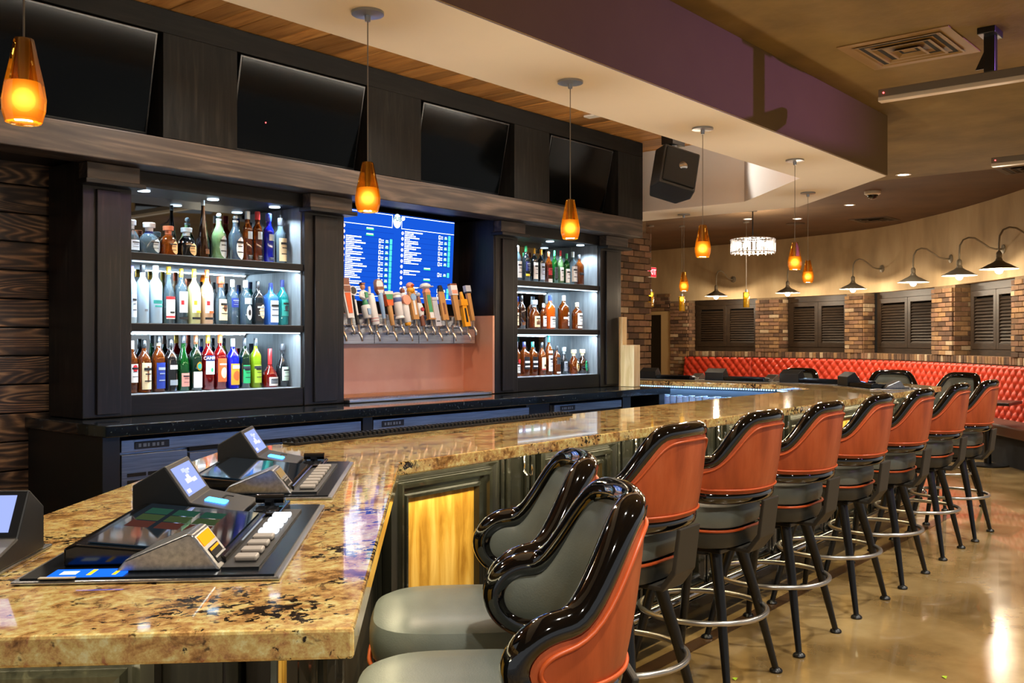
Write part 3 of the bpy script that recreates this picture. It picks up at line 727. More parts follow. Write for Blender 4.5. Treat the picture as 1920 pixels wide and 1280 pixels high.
# primitives: (kind, z0, z1, w0, w1, depth, mat)
TAPS = [
 ('slim grey white slab tap handle, first tap beside the blue lit pilaster', [('b', 0, .16, .022, .026, .016, cW), ('b', .16, .24, .03, .03, .014, cS)]),
 ('wide brown and orange paddle tap handle with white border', [('b', 0, .21, .048, .07, .02, cW), ('b', .03, .17, .03, .045, .026, cO), ('b', .16, .21, .062, .064, .026, cW), ('b', .165, .205, .05, .052, .032, cB), ('b', .21, .255, .054, .062, .024, cB)]),
 ('black stem tap handle topped by a white ringed disc', [('c', 0, .19, .028, .018, 0, cK), ('b', .06, .16, .012, .012, .03, cW), ('d', .22, .031, 0, 0, .018, cW), ('d', .22, .023, 0, 0, .024, cK)]),
 ('tap handle shaped as a man raising one arm above a white mug', [('c', 0, .085, .05, .060, 0, cW), ('b', .02, .06, .02, .028, .062, cBl), ('c', .085, .12, .04, .03, 0, cG), ('e', .15, .034, .022, .036, 0, cW), ('b', .13, .165, .018, .022, .06, cG), ('e', .205, .017, .017, .02, 0, cSk), ('arm', 0, 0, 0, 0, 0, cW), ('b', .218, .23, .026, .03, .03, cB)]),
 ('tall white cone tap handle with red stripes near its base', [('c', 0, .2, .056, .046, 0, cW), ('c', .02, .027, .058, .058, 0, cR), ('c', .038, .045, .0575, .0575, 0, cR), ('e', .2, .023, .023, .01, 0, cW)]),
 ('pale blue tap handle topped by a dark bordered shield', [('c', 0, .17, .022, .036, 0, cBl), ('sh', .15, .26, .07, .07, .02, cB), ('sh', .158, .252, .056, .056, .026, cW), ('b', .19, .21, .056, .056, .03, cB)]),
 ('tan tap handle with green and white face panel on top', [('c', 0, .13, .03, .036, 0, cT), ('b', .13, .21, .046, .07, .03, cO), ('b', .17, .205, .05, .062, .036, cG), ('b', .205, .225, .072, .074, .034, cW)]),
 ('stout white cylinder tap handle with a blue band', [('c', 0, .02, .066, .06, 0, cW), ('c', .02, .16, .054, .06, 0, cW), ('c', .11, .145, .061, .062, 0, cN), ('e', .165, .033, .033, .016, 0, cW)]),
 ('white bottle shaped tap handle with round emblem and brown top', [('c', 0, .02, .04, .044, 0, cY), ('c', .02, .16, .05, .054, 0, cW), ('d', .17, .034, 0, 0, .062, cP), ('c', .16, .22, .05, .034, 0, cW), ('e', .235, .018, .018, .022, 0, cB)]),
 ('tan plank tap handle with yellow and pink rooster head on top', [('b', 0, .19, .05, .058, .024, cT), ('b', .03, .17, .018, .022, .03, cW), ('e', .2, .032, .026, .024, 0, cY), ('e', .232, .03, .024, .022, 0, cP), ('e', .228, .014, .04, .012, 0, cO), ('d', .15, .024, 0, 0, .034, cBl)]),
 ('dark slim tap handle with white bottle badge', [('c', 0, .2, .034, .026, 0, cB), ('e', .11, .026, .02, .06, 0, cW), ('d', .11, .014, 0, 0, .05, cR), ('e', .215, .02, .018, .016, 0, cS)]),
 ('cream tap handle with green panel and white helmet on top', [('b', 0, .008, .064, .064, .036, cT), ('b', .008, .19, .05, .046, .028, cT), ('b', .05, .17, .034, .032, .034, cG), ('b', .01, .05, .036, .036, .036, cW), ('b', .19, .215, .056, .03, .03, cP), ('e', .235, .046, .03, .022, 0, cW), ('b', .224, .23, .1, .09, .06, cS)]),
 ('plain grey slab tap handle with small dark mark', [('b', 0, .2, .054, .048, .022, cS), ('b', .18, .2, .056, .056, .028, cS), ('b', .03, .036, .03, .03, .026, cK)]),
 ('tan surfboard tap handle with dark burnt tip', [('b', 0, .2, .058, .05, .018, cT), ('b', .2, .245, .05, .024, .018, cK), ('b', .04, .12, .012, .02, .022, cB)]),
 ('bare chrome tap without any handle', []),
 ('tan stick tap handle with white and brown square top', [('b', 0, .18, .04, .05, .022, cT), ('b', .18, .25, .062, .064, .03, cW), ('b', .19, .215, .05, .05, .034, cP), ('b', .25, .262, .064, .06, .03, cB)]),
 ('bright yellow tap handle with cap shaped top', [('b', 0, .15, .056, .044, .028, cY), ('b', .03, .13, .02, .016, .033, cK), ('b', .15, .195, .07, .066, .036, cY), ('c', .195, .25, .034, .024, 0, cY)]),
 ('tan stick tap handle with grey top, last tap beside the right liquor cabinet', [('b', 0, .2, .03, .036, .02, cT), ('b', .2, .255, .05, .052, .028, cS), ('b', .2, .21, .052, .052, .03, cK)]),
]
for i, (lab, prim) in enumerate(TAPS):
    zt = 1.505 if LOW[i] else 1.55
    t = thing('beer_tap', lab, 'beer tap', (TAPX[i], 5.14, zt), 0, 'beer taps on the steel box')
    f = MB().tube([(0, 0, 0), (0, -.05, .0), (0, -.07, -.005)], [.014, .012, .012], 10)
    f.tube([(0, -.06, .004), (0, -.085, -.03), (0, -.092, -.06)], [.011, .009, .007], 10)
    f.tube([(0, -.06, 0), (0, -.055, .035), (0, -.05, .055)], [.012, .009, .01], 10).lathe([(.02, -.003), (.02, .003)], 12, mat=rotm((0, -.004, 0), 0, PI / 2))
    f.build('faucet', CHROME, t, smooth=True, world=False)
    if not prim: continue
    hs = {}
    T = rotm((0, -.05, .05), 0, R(-12), R(-2)) @ Matrix.Scale(1.08, 4)
    for p in prim:
        k, z0, z1, w0, w1, dp, mt = p
        m = hs.setdefault(mt, MB())
        if k == 'b': m.taper(w0, dp, w1, dp, z0, z1, T)
        elif k == 'c': m.lathe([(w0 / 2 * .9, z0), (w0 / 2, z0 + .004), (w1 / 2, z1 - .004), (w1 / 2 * .9, z1)], 16, mat=T)
        elif k == 'e': m.ball((0, 0, z0), 1, 8, (z1, w0, w1), T)
        elif k == 'd': m.lathe([(z1 * .96, -dp / 2), (z1, -dp / 2 + .003), (z1, dp / 2)], 20, mat=T @ Matrix.Translation((0, 0, z0)) @ Matrix.Rotation(PI / 2, 4, 'X'))
        elif k == 'sh':
            h = z1 - z0; pts = [(-w0 / 2, z0 + h * .35), (-w0 * .3, z0 + h * .1), (0, z0), (w0 * .3, z0 + h * .1), (w0 / 2, z0 + h * .35), (w0 * .48, z1 - .02), (w0 * .3, z1), (-w0 * .3, z1), (-w0 * .48, z1 - .02)]
            n = len(pts); m.add([(a, -dp / 2, b) for a, b in pts] + [(a, dp / 2, b) for a, b in pts], [list(range(n)), list(range(n, 2 * n))[::-1]] + [(j, (j + 1) % n, n + (j + 1) % n, n + j) for j in range(n)], T)
        elif k == 'arm': m.tube([(.024, 0, .168), (.048, -.005, .16), (.05, -.008, .205)], [.011, .01, .008], 8, mat=T).tube([(-.024, 0, .168), (-.04, -.012, .14), (-.02, -.026, .125)], [.011, .01, .008], 8, mat=T)
    first = None
    for mt, m in hs.items():
        if first is None: first = m.build('handle', mt, t, smooth=True, world=False)
        else: m.build('handle_detail', mt, first, smooth=True, world=False)

# ================================================================== BOTTLES
GL = {
 'clear': glassy('glass_clear', (.86, .93, .96), S(150, 180, 195), .13), 'frost': glassy('glass_frosted', (.75, .86, .95), S(188, 214, 230), .82, .4),
 'amber': glassy('glass_whiskey', (.72, .30, .05), S(120, 54, 8), .35), 'dark': glassy('glass_dark_amber', (.22, .1, .03), S(40, 20, 8), .75),
 'black': M('glass_black', S(10, 11, 12), .08, coat=1), 'green': glassy('glass_green', (.03, .36, .1), S(10, 70, 24), .55), 'dkgreen': glassy('glass_dark_green', (.03, .14, .06), S(8, 34, 18), .7),
 'blue': glassy('glass_cobalt', (.03, .08, .8), S(10, 24, 170), .6), 'ltblue': glassy('glass_sapphire', (.3, .58, .95), S(70, 130, 220), .5), 'teal': glassy('glass_teal', (.15, .62, .6), S(30, 130, 130), .5),
 'red': glassy('glass_red_liquor', (.55, .02, .02), S(120, 8, 10), .55), 'orange': glassy('glass_orange_liquor', (.95, .35, .05), S(210, 90, 20), .5), 'lime': glassy('glass_lime_liquor', (.6, .8, .1), S(150, 180, 30), .5),
 'ltgreen': glassy('glass_pale_green', (.62, .82, .56), S(140, 180, 120), .4), 'yfrost': glassy('glass_pale_yellow', (.9, .88, .55), S(216, 210, 140), .75, .35), 'ofrost': glassy('glass_pale_orange', (.95, .72, .5), S(232, 184, 140), .75, .35),
 'smoke': glassy('glass_smoke', (.2, .24, .26), S(30, 36, 40), .6),
}
lc = {}
def LC(n):
    P = {'white': (226, 222, 214), 'cream': (222, 202, 158), 'tan': (206, 160, 104), 'blue': (30, 50, 130), 'black': (16, 16, 18), 'red': (180, 34, 36), 'orange': (226, 92, 40), 'amber': (230, 150, 40),
         'green': (40, 160, 96), 'lime': (150, 176, 50), 'teal': (40, 140, 130), 'pink': (206, 140, 126), 'mint': (196, 220, 200), 'silver': (190, 200, 204), 'gold': (196, 150, 50), 'brown': (110, 64, 34), 'grey': (120, 124, 128), 'yellow': (214, 178, 40), 'copper': (190, 110, 76), 'dkgrey': (50, 52, 56), 'pale': (200, 214, 232), 'navy': (24, 34, 80), 'purple': (110, 96, 190)}
    if n not in lc: lc[n] = M('print_' + n, S(*P[n]), .35, metal=.7 if n in ('silver', 'gold', 'copper') else 0)
    return lc[n]
PROF = {
 'std': [(.9, 0), (1, .015), (1, .60), (.9, .67), (.45, .76), (.33, .80), (.31, .90)],
 'tall': [(.92, 0), (1, .012), (1, .64), (.93, .70), (.6, .76), (.42, .80), (.40, .93)],
 'slim': [(.95, 0), (1, .01), (1, .62), (.96, .67), (.55, .74), (.5, .78), (.5, .90)],
 'squat': [(.86, 0), (1, .03), (1, .38), (.9, .52), (.6, .64), (.36, .70), (.34, .84)],
 'cone': [(1, 0), (.98, .1), (.8, .35), (.52, .58), (.32, .75), (.26, .84), (.26, .965)],
 'arch': [(.95, 0), (1, .015), (1, .42), (.92, .53), (.62, .64), (.38, .72), (.36, .86)],
 'bell': [(.96, 0), (1, .03), (1, .28), (.86, .38), (.42, .5), (.26, .6), (.24, .82)],
 'flask': [(.72, 0), (.9, .08), (1, .26), (.94, .46), (.6, .62), (.3, .70), (.28, .84)],
 'box': [(.95, 0), (1, .015), (1, .62), (.92, .68), (.4, .76), (.32, .79), (.32, .90)],
 'wine': [(.95, 0), (1, .012), (1, .48), (.8, .60), (.45, .72), (.36, .80), (.34, .92)],
}
def rad_at(kind, f):
    p = PROF[kind]
    for (r0, z0), (r1, z1) in zip(p, p[1:]):
        if z0 <= f <= z1: return r0 + (r1 - r0) * (f - z0) / (z1 - z0)
    return p[-1][0]
def patch(kind, H, r, z0, z1, half, off, oval=False, a0=-PI / 2, sq=None):
    """label skin lying on the bottle"""
    m = MB(); nu, nv = 10, 8; v = []; f = []
    for j in range(nv + 1):
        fz = z0 + (z1 - z0) * j / nv
        hw = half * (math.sqrt(max(1 - (2 * j / nv - 1) ** 2, .02)) if oval else 1)
        for i in range(nu + 1):
            a = a0 + hw * (2 * i / nu - 1); c, s_ = math.cos(a), math.sin(a)
            if sq: e = 2 / sq; c = math.copysign(abs(c) ** e, c); s_ = math.copysign(abs(s_) ** e, s_)
            rr = rad_at(kind, fz) * r + off
            v.append((rr * c, rr * s_, fz * H))
    for j in range(nv):
        for i in range(nu): f.append((j * (nu + 1) + i, j * (nu + 1) + i + 1, (j + 1) * (nu + 1) + i + 1, (j + 1) * (nu + 1) + i))
    return m.add(v, f)
def bottle(x, y, z, H, W, kind, glass, cap, labs, label, group, text=None, extra=None, capz=None):
    t = thing('liquor_bottle', label, 'bottle', (x, y, z), 0, group)
    r = W / 2; sq = 5 if kind == 'box' else None
    prof = [(a * r, b * H) for a, b in PROF[kind]]
    MB().lathe([(0, 0)] + prof, 20, sq=sq).build('body', GL[glass], t, smooth=True, world=False)
    rn = PROF[kind][-1][0] * r; zt = PROF[kind][-1][1]
    if kind in ('arch',):
        MB().lathe([(rn * 1.05, zt * H - .012), (rn * 1.1, zt * H)], 14).ball((0, 0, H * .93), H * .055, 8).build('cap', LC(cap), t, smooth=True, world=False)
    elif kind in ('squat', 'flask'):
        MB().lathe([(rn * 1.1, zt * H - .02), (rn * 1.15, zt * H), (rn * 1.75, zt * H + .002), (rn * 1.8, H * .985), (rn * 1.6, H)], 16).build('cap', LC(cap), t, smooth=True, world=False)
    else:
        lo = (capz or (zt - .06)) * H
        MB().lathe([(max(rad_at(kind, min(lo / H, zt)) * r, rn) * 1.08, lo), (rn * 1.14, lo + .004), (rn * 1.14, H - .002), (rn, H)], 14).build('cap', LC(cap), t, smooth=True, world=False)
    last = None
    for L in labs:
        k, z0, z1, half, cn = L[:5]
        off = .0008 + .0006 * labs.index(L)
        m = patch(kind, H, r, z0, z1, half, off, k == 'o', -PI / 2 + (L[5] if len(L) > 5 else .12), sq)
        if k in ('r', 'o') and labs.index(L) == 0 or last is None: last = m.build('label', LC(cn), t, smooth=True, world=False)
        else: m.build('label_print', LC(cn), last, smooth=True, world=False)
    if last and not text and labs[0][0] in 'ro' and len(labs) < 3:
        k, z0, z1, half, cn = labs[0][:5]; m = MB()
        for j, (fz, hh) in enumerate(((.72, .7), (.56, .5), (.3, .6))):
            zz = z0 + (z1 - z0) * fz; q_ = patch(kind, H, r, zz, zz + (z1 - z0) * (.1 if j == 0 else .04), half * hh, .003, False, -PI / 2 + .12, sq); m.add(q_.v, q_.f)
        m.build('label_print', LC('black' if cn not in ('black', 'blue', 'navy') else 'silver'), last, world=False)['kind'] = 'stuff'
    if text and last:
        s_, size, fz, cn = text
        me = textmesh(s_, size, LC(cn)); rr = rad_at(kind, fz) * r + .004
        for vv in me.vertices:
            a = -PI / 2 + .12 + vv.co.x / rr; zz = vv.co.y
            vv.co = (rr * math.cos(a), rr * math.sin(a), fz * H + zz)
        put('lettering', me, last, False)
    if extra == 'pourer': MB().tube([(0, 0, H), (0, 0, H + .03), (.004, 0, H + .06)], [.008, .006, .004], 8).build('pourer', LC('black'), t, world=False)
    return t
YB = 5.13
r_, o_ = 'r', 'o'
def row(z, group, items):
    for it in items: bottle(it[0], YB, z + .0025, *it[1:3], *it[3:7], it[7], group, *it[8:])
G = 'top shelf of the left liquor cabinet'
row(1.928, 'bottles on the ' + G, [
 (2.822, .186, .084, 'squat', 'clear', 'silver', [(r_, .1, .4, .7, 'pale')], 'small clear round bottle with pale label, at left end of top left shelf'),
 (2.927, .180, .114, 'squat', 'clear', 'white', [(o_, .06, .48, .62, 'silver', .5), (r_, .66, .74, PI, 'blue')], 'clear round bottle with blue neck band and silver oval label'),
 (3.045, .172, .100, 'squat', 'amber', 'copper', [(o_, .06, .48, .62, 'tan', .5)], 'golden round bottle with tan oval label and coppery cap'),
 (3.161, .172, .108, 'squat', 'black', 'silver', [(o_, .06, .46, .6, 'tan', .4)], 'black round bottle with tan oval label and silver cap'),
 (3.269, .345, .075, 'cone', 'dark', 'silver', [(r_, .08, .16, .5, 'brown', .4)], 'tall tapering brown bottle with long thin neck'),
 (3.377, .285, .089, 'arch', 'ltgreen', 'silver', [(o_, .03, .5, .75, 'silver', .3)], 'pale green bottle with tall silver oval label and ball stopper'),
 (3.492, .285, .092, 'arch', 'clear', 'silver', [(o_, .03, .5, .75, 'white', .3)], 'clear bottle with tall white oval label and ball stopper'),
 (3.578, .310, .059, 'slim', 'amber', 'silver', [(r_, .05, .14, .6, 'black'), (r_, .45, .6, .6, 'silver')], 'slim golden bottle with silver cap beside the red capped one'),
 (3.650, .315, .059, 'slim', 'amber', 'red', [(r_, .05, .14, .6, 'black'), (r_, .45, .6, .6, 'silver')], 'slim golden bottle with bright red cap'),
 (3.732, .310, .068, 'slim', 'blue', 'blue', [(r_, .05, .12, .6, 'navy'), (r_, .45, .58, .6, 'silver')], 'slim cobalt blue bottle on top left shelf'),
 (3.825, .290, .074, 'slim', 'clear', 'dkgrey', [(r_, .06, .56, 1.0, 'cream')], 'clear bottle with long cream label and pourer at right end of top shelf', None, 'pourer'),
])
row(1.5445, 'bottles on the middle shelf of the left liquor cabinet', [
 (2.822, .315, .058, 'tall', 'frost', 'purple', [(r_, .1, .5, .6, 'pale')], 'frosted bottle with violet tint, left end of the middle left shelf'),
 (2.888, .325, .070, 'tall', 'frost', 'black', [(r_, .2, .24, .3, 'grey')], 'frosted white bottle with grey script and black stopper'),
 (2.966, .325, .075, 'tall', 'frost', 'pale', [(r_, .34, .40, .9, 'teal'), (r_, .28, .31, .7, 'teal')], 'frosted white bottle with dark teal band'),
 (3.047, .325, .070, 'wine', 'clear', 'gold', [(r_, .08, .46, 1.0, 'white'), (r_, .42, .47, 1.0, 'red'), (r_, .10, .13, 1.0, 'red'), (r_, .18, .21, .4, 'black')], 'clear bottle with gold cap and white label edged in red'),
 (3.127, .318, .072, 'std', 'clear', 'gold', [(r_, .2, .58, .9, 'white'), (r_, .34, .42, .25, 'red', -.3), (r_, .08, .12, .9, 'black')], 'clear bottle with white label and small red mark'),
 (3.210, .320, .074, 'std', 'yfrost', 'yellow', [(r_, .2, .58, .9, 'white'), (r_, .34, .42, .25, 'amber', -.3), (r_, .2, .24, .6, 'yellow', .4), (r_, .08, .12, .9, 'black')], 'pale yellow frosted bottle with yellow cap'),
 (3.295, .320, .074, 'std', 'ofrost', 'orange', [(r_, .2, .58, .9, 'white'), (r_, .34, .42, .25, 'red', -.3), (r_, .2, .24, .6, 'orange', .4), (r_, .08, .12, .9, 'black')], 'pale orange frosted bottle with orange cap'),
 (3.388, .285, .078, 'squat', 'clear', 'copper', [(r_, .08, .52, .9, 'cream'), (o_, .26, .42, .4, 'brown', .3)], 'clear bottle with cream label, brown seal and copper cap'),
 (3.470, .270, .074, 'std', 'clear', 'white', [(r_, .38, .58, .8, 'blue')], 'clear bottle with blue label and white cap'),
 (3.562, .270, .080, 'std', 'clear', 'white', [(r_, .46, .6, .8, 'silver'), (o_, .1, .44, .5, 'white'), (o_, .2, .34, .25, 'black')], 'clear bottle with black and white emblem and white cap'),
 (3.653, .268, .078, 'std', 'smoke', 'black', [(r_, .08, .5, 1.1, 'black'), (o_, .14, .46, .6, 'cream', .3)], 'dark bottle with pale fan shaped label'),
 (3.748, .262, .080, 'box', 'ltblue', 'navy', [(r_, .06, .58, .5, 'pale')], 'square sapphire blue bottle with tall pale label'),
 (3.836, .285, .080, 'std', 'teal', 'navy', [(r_, .2, .56, .8, 'teal'), (o_, .3, .44, .3, 'dkgrey')], 'teal glass bottle with green label at right end of middle left shelf'),
])
row(1.157, 'bottles on the bottom shelf of the left liquor cabinet', [
 (2.826, .290, .060, 'std', 'amber', 'white', [(r_, .2, .55, .9, 'white'), (o_, .4, .54, .5, 'red')], 'amber bottle with white label and red spot, left end of bottom shelf'),
 (2.897, .295, .076, 'std', 'amber', 'black', [(r_, .06, .56, .9, 'cream'), (r_, .2, .5, .14, 'brown')], 'amber bottle with cream label showing a small standing figure'),
 (2.985, .318, .073, 'std', 'amber', 'black', [(r_, .06, .52, .9, 'blue'), (r_, .82, .88, PI, 'cream')], 'amber rum bottle with blue label and cream neck band'),
 (3.060, .300, .077, 'std', 'black', 'black', [(r_, .42, .5, .7, 'white'), (r_, .12, .22, .7, 'silver')], 'black bottle with small white lettering bands'),
 (3.140, .320, .068, 'wine', 'green', 'dkgrey', [(r_, .08, .32, .9, 'pink')], 'bright green bottle with pink label'),
 (3.221, .320, .074, 'std', 'dkgreen', 'brown', [(r_, .05, .34, .95, 'white'), (o_, .36, .52, .5, 'gold'), (o_, .39, .49, .35, 'teal')], 'dark green bottle with white label and round gold emblem'),
 (3.302, .326, .076, 'std', 'red', 'gold', [(r_, .28, .62, .95, 'mint'), (r_, .52, .62, .96, 'navy'), (o_, .32, .4, .2, 'green')], 'red liqueur bottle with mint label and white capitals', ('CAMPARI', .026, .57, 'white')),
 (3.384, .328, .077, 'std', 'red', 'orange', [(r_, .14, .56, .95, 'orange'), (r_, .44, .47, .7, 'white'), (o_, .2, .4, .5, 'cream')], 'red liqueur bottle with bright orange label and orange cap'),
 (3.473, .302, .078, 'std', 'blue', 'silver', [(r_, .08, .5, .95, 'amber'), (o_, .16, .36, .6, 'orange'), (r_, .40, .47, .7, 'white')], 'blue topped bottle with amber and orange label, silver cap'),
 (3.556, .306, .070, 'std', 'dkgreen', 'dkgrey', [(r_, .1, .46, .9, 'green'), (r_, .38, .44, .9, 'dkgrey')], 'bottle with emerald green label and dark cap'),
 (3.637, .306, .070, 'std', 'lime', 'dkgrey', [(r_, .1, .46, .9, 'lime'), (r_, .38, .44, .9, 'dkgrey')], 'yellow green bottle with lime label and dark cap'),
 (3.742, .240, .098, 'bell', 'red', 'red', [(r_, .04, .26, .8, 'white'), (r_, .09, .2, .6, 'grey')], 'squat bell shaped bottle with red neck ribbon and white label', None, None, .5),
 (3.838, .270, .082, 'flask', 'smoke', 'dkgrey', [(r_, .14, .46, .8, 'mint')], 'dark rounded bottle with mint label, right end of bottom left shelf'),
])
row(1.928, 'bottles on the top shelf of the right liquor cabinet', [
 (6.165, .290, .066, 'std', 'clear', 'silver', [(r_, .1, .56, 1.2, 'white')], 'silver capped bottle with white label, left end of top right shelf'),
 (6.270, .295, .066, 'std', 'smoke', 'green', [(r_, .3, .56, 1.0, 'navy'), (r_, .16, .22, 1.0, 'yellow')], 'dark bottle with green cap and yellow stripe'),
 (6.377, .285, .066, 'std', 'smoke', 'gold', [(r_, .1, .58, 1.1, 'white')], 'gold capped bottle with large white label'),
 (6.468, .280, .064, 'std', 'smoke', 'amber', [(r_, .1, .58, 1.1, 'pale')], 'amber capped bottle with pale blue white label'),
 (6.571, .268, .066, 'std', 'amber', 'copper', [(r_, .26, .48, 1.0, 'red'), (r_, .02, .14, 1.0, 'white')], 'amber bottle with red label and white base band'),
 (6.655, .285, .056, 'std', 'green', 'green', [(r_, .16, .5, .9, 'dkgrey')], 'slim green bottle with dark label on top right shelf'),
 (6.738, .290, .056, 'std', 'ltgreen', 'red', [(r_, .1, .5, 1.1, 'white')], 'pale green bottle with red cap'),
 (6.822, .270, .064, 'std', 'green', 'green', [(r_, .06, .5, 1.2, 'white')], 'green capped bottle with white label beside the wide white labelled bottle'),
 (6.911, .290, .080, 'std', 'clear', 'silver', [(r_, .1, .56, 1.2, 'white')], 'wide clear bottle with large white label, second from right end of top right shelf'),
 (7.008, .270, .070, 'box', 'amber', 'dkgrey', [(r_, .34, .42, 1.0, 'black')], 'square amber bottle with slanted black band, right end of top right shelf'),
])
row(1.5445, 'bottles on the middle shelf of the right liquor cabinet', [
 (6.125, .255, .070, 'std', 'amber', 'dkgrey', [(r_, .1, .5, 1.0, 'cream')], 'amber bottle with cream label, left end of middle right shelf'),
 (6.215, .270, .062, 'std', 'dark', 'black', [(r_, .1, .2, .8, 'brown')], 'very dark tall bottle on middle right shelf'),
 (6.377, .238, .100, 'squat', 'amber', 'silver', [(r_, .06, .44, .9, 'cream'), (r_, .14, .26, .6, 'brown')], 'broad amber bottle with cream and brown label'),
 (6.500, .215, .054, 'std', 'amber', 'white', [(r_, .1, .5, 1.0, 'white')], 'small amber bottle with white label between two broad bottles'),
 (6.590, .285, .092, 'std', 'orange', 'blue', [(r_, .04, .36, .9, 'white')], 'orange whiskey bottle with blue cap and white label'),
 (6.780, .290, .100, 'std', 'amber', 'silver', [(r_, .1, .5, .5, 'white', .5), (r_, .3, .36, 1.0, 'white')], 'clear shouldered whiskey bottle with silver stopper and white label'),
 (6.975, .235, .098, 'std', 'amber', 'cream', [(r_, .16, .6, .9, 'white'), (r_, .04, .12, .9, 'white')], 'amber bottle with two white labels, right end of middle right shelf'),
])
row(1.157, 'bottles on the bottom shelf of the right liquor cabinet', [
 (6.150, .280, .062, 'std', 'amber', 'dkgrey', [(r_, .1, .34, 1.0, 'white'), (o_, .36, .5, .5, 'red')], 'amber bottle with red and white label, left end of bottom right shelf'),
 (6.245, .280, .076, 'box', 'amber', 'navy', [(r_, .2, .56, .9, 'black'), (r_, .38, .44, .7, 'white'), (r_, .26, .3, .6, 'white')], 'square whiskey bottle with black label and navy cap'),
 (6.356, .280, .070, 'box', 'amber', 'teal', [(r_, .2, .56, .9, 'black'), (r_, .38, .44, .7, 'white'), (r_, .26, .3, .6, 'white')], 'square whiskey bottle with black label and teal cap'),
 (6.478, .275, .070, 'std', 'amber', 'black', [(r_, .16, .54, .9, 'cream'), (o_, .26, .34, .3, 'black'), (r_, .17, .2, .9, 'red')], 'amber bottle with cream label and black triangle mark'),
 (6.574, .330, .066, 'std', 'amber', 'teal', [(r_, .1, .5, 1.0, 'white'), (r_, .56, .62, 1.0, 'white')], 'tall bottle with teal cap and long white label'),
 (6.682, .245, .070, 'std', 'amber', 'black', [(r_, .36, .6, .9, 'dkgrey'), (r_, .04, .1, .9, 'white')], 'amber bottle with dark grey upper label'),
 (6.785, .232, .066, 'squat', 'smoke', 'silver', [(r_, .12, .48, .9, 'grey')], 'smoky bottle with silver cap and grey label'),
 (6.926, .212, .102, 'flask', 'amber', 'cream', [(o_, .1, .54, .5, 'cream'), (o_, .2, .4, .25, 'gold')], 'round flask with cream oval label'),
 (7.055, .212, .100, 'flask', 'dark', 'cream', [(o_, .1, .54, .5, 'green'), (o_, .2, .4, .25, 'dkgreen' if False else 'teal')], 'round dark flask with green oval label'),
])

# ================================================================== THE BAR
bt = MB().prism([C0, C1, C2, C3, C4, C5, I5, I4, I3, I2, I1, I0], 1.028, 1.07).build('granite_counter', GRANITE, bevel=.005)
tag(bt, 'long polished gold granite bar top that bends around the well', 'counter')
def offs(p, q, d):
    v = (Vector(q) - Vector(p)).normalized(); n = Vector((-v.y, v.x)); return Vector(p) + n * d, Vector(q) + n * d
def isect(a, b, c, d):
    r = b - a; s = d - c; k = r.x * s.y - r.y * s.x; t = ((c - a).x * s.y - (c - a).y * s.x) / k
    return a + r * t
OUT = [C0, C1, C2, C3, C4, C5]; OV = .21
LN = [offs(OUT[i], OUT[i + 1], OV) for i in range(5)]
FP = [LN[0][0]] + [isect(*LN[i], *LN[i + 1]) for i in range(4)] + [LN[4][1]]
MOLD = [(0, -.005), (.0, -.045), (.018, -.052), (.034, -.036), (.040, -.036), (.048, -.05), (.06, -.046), (.066, -.024), (.085, -.02), (.09, -.030), (.10, -.028), (.106, -.004), (.108, .0)]
frame_cache = {}
WARN = ['granite bar front below the left end of the bar', 'bar front with oak panel facing the two nearest stools', 'long dark panelled bar front behind the row of orange stools', 'short angled bar front at the far corner of the bar', 'far bar front on the side of the red banquette']
hook = MB().tube([(0, -.002, .05), (0, -.03, .045), (0, -.035, .01), (0, -.03, -.012), (0, -.045, -.03), (0, -.065, -.022), (0, -.07, .005), (0, -.068, .016)], .005, 8).lathe([(.014, 0), (.014, .004)], 12, mat=rotm((0, 0, .045), 0, PI / 2)).mesh('purse_hook', CHROME, True)
pil = MB().box(-.13, .13, -.02, 0, .13, 1.02)
for xx in (-.1, -.06, .06, .1): pil.box(xx - .012, xx + .012, -.034, -.02, .15, 1.0)
pilm = pil.mesh('pilaster', BARFRONT, bevel=.004)
for i in range(5):
    p, q_ = FP[i], FP[i + 1]; L = (q_ - p).length; d = (q_ - p).normalized(); a = math.atan2(d.y, d.x)
    t = thing('panelled_bar', ['dark panelled bar front under the left end of the granite bar', WARN[1], WARN[2], WARN[3], WARN[4]][i], 'bar', (p.x, p.y, 0), a, 'panelled bar fronts')
    th = .10
    MB().box(.0, L, .004, th, 0, 1.026).build('carcass', BARFRONT, t, world=False)
    MB().box(-.02, L + .02 if i != 4 else L, -.03, .004, 0, .13).build('plinth', BARFRONT, t, world=False, bevel=.004)
    if i == 3: n, w_ = 1, L - .1
    elif i == 2: n, w_ = 7, .58
    elif i == 4: n, w_ = 3, .6
    else: n, w_ = 2, .55
    gap = .05 if i == 3 else .27 if i == 2 else (L - n * w_) / (n + .35)
    x = .21 if i == 2 else gap * .6
    for k in range(n):
        hw = w_
        MB().frame(x, x + hw, .2, 1.01, MOLD).build('panel_moulding', BARFRONT, t, world=False)
        MB().box(x + .10, x + hw - .10, -.006, .003, .3, .91).build('oak_panel', OAK, t, world=False)
        if i != 3 and k < n - (0 if i == 2 else 1):
            cx = x + hw + gap / 2
            o = put('pilaster', pilm, t, False); o.location = (cx, 0, 0); o.scale = (gap / .27, 1, 1)
            o2 = put('purse_hook', hook, t, False); o2.location = (cx, -.03, .955)
        x += hw + gap
    # light strip under the overhang
    MB().box(.05, L - .05, -.07, -.055, 1.018, 1.027).build('led_strip', E('led_gold', GOLD, 2.5), t, world=False)
    mid = p + d * (L / 2); nrm = Vector((d.y, -d.x))
    if i in (1, 2, 3, 0):
        ll = light('bar_strip_lamp', 'AREA', (mid.x + nrm.x * .14, mid.y + nrm.y * .14, 1.01), (1.3 if i == 1 else 2.8) * L, GOLD, (R(28), 0, a), L - .15, .02)
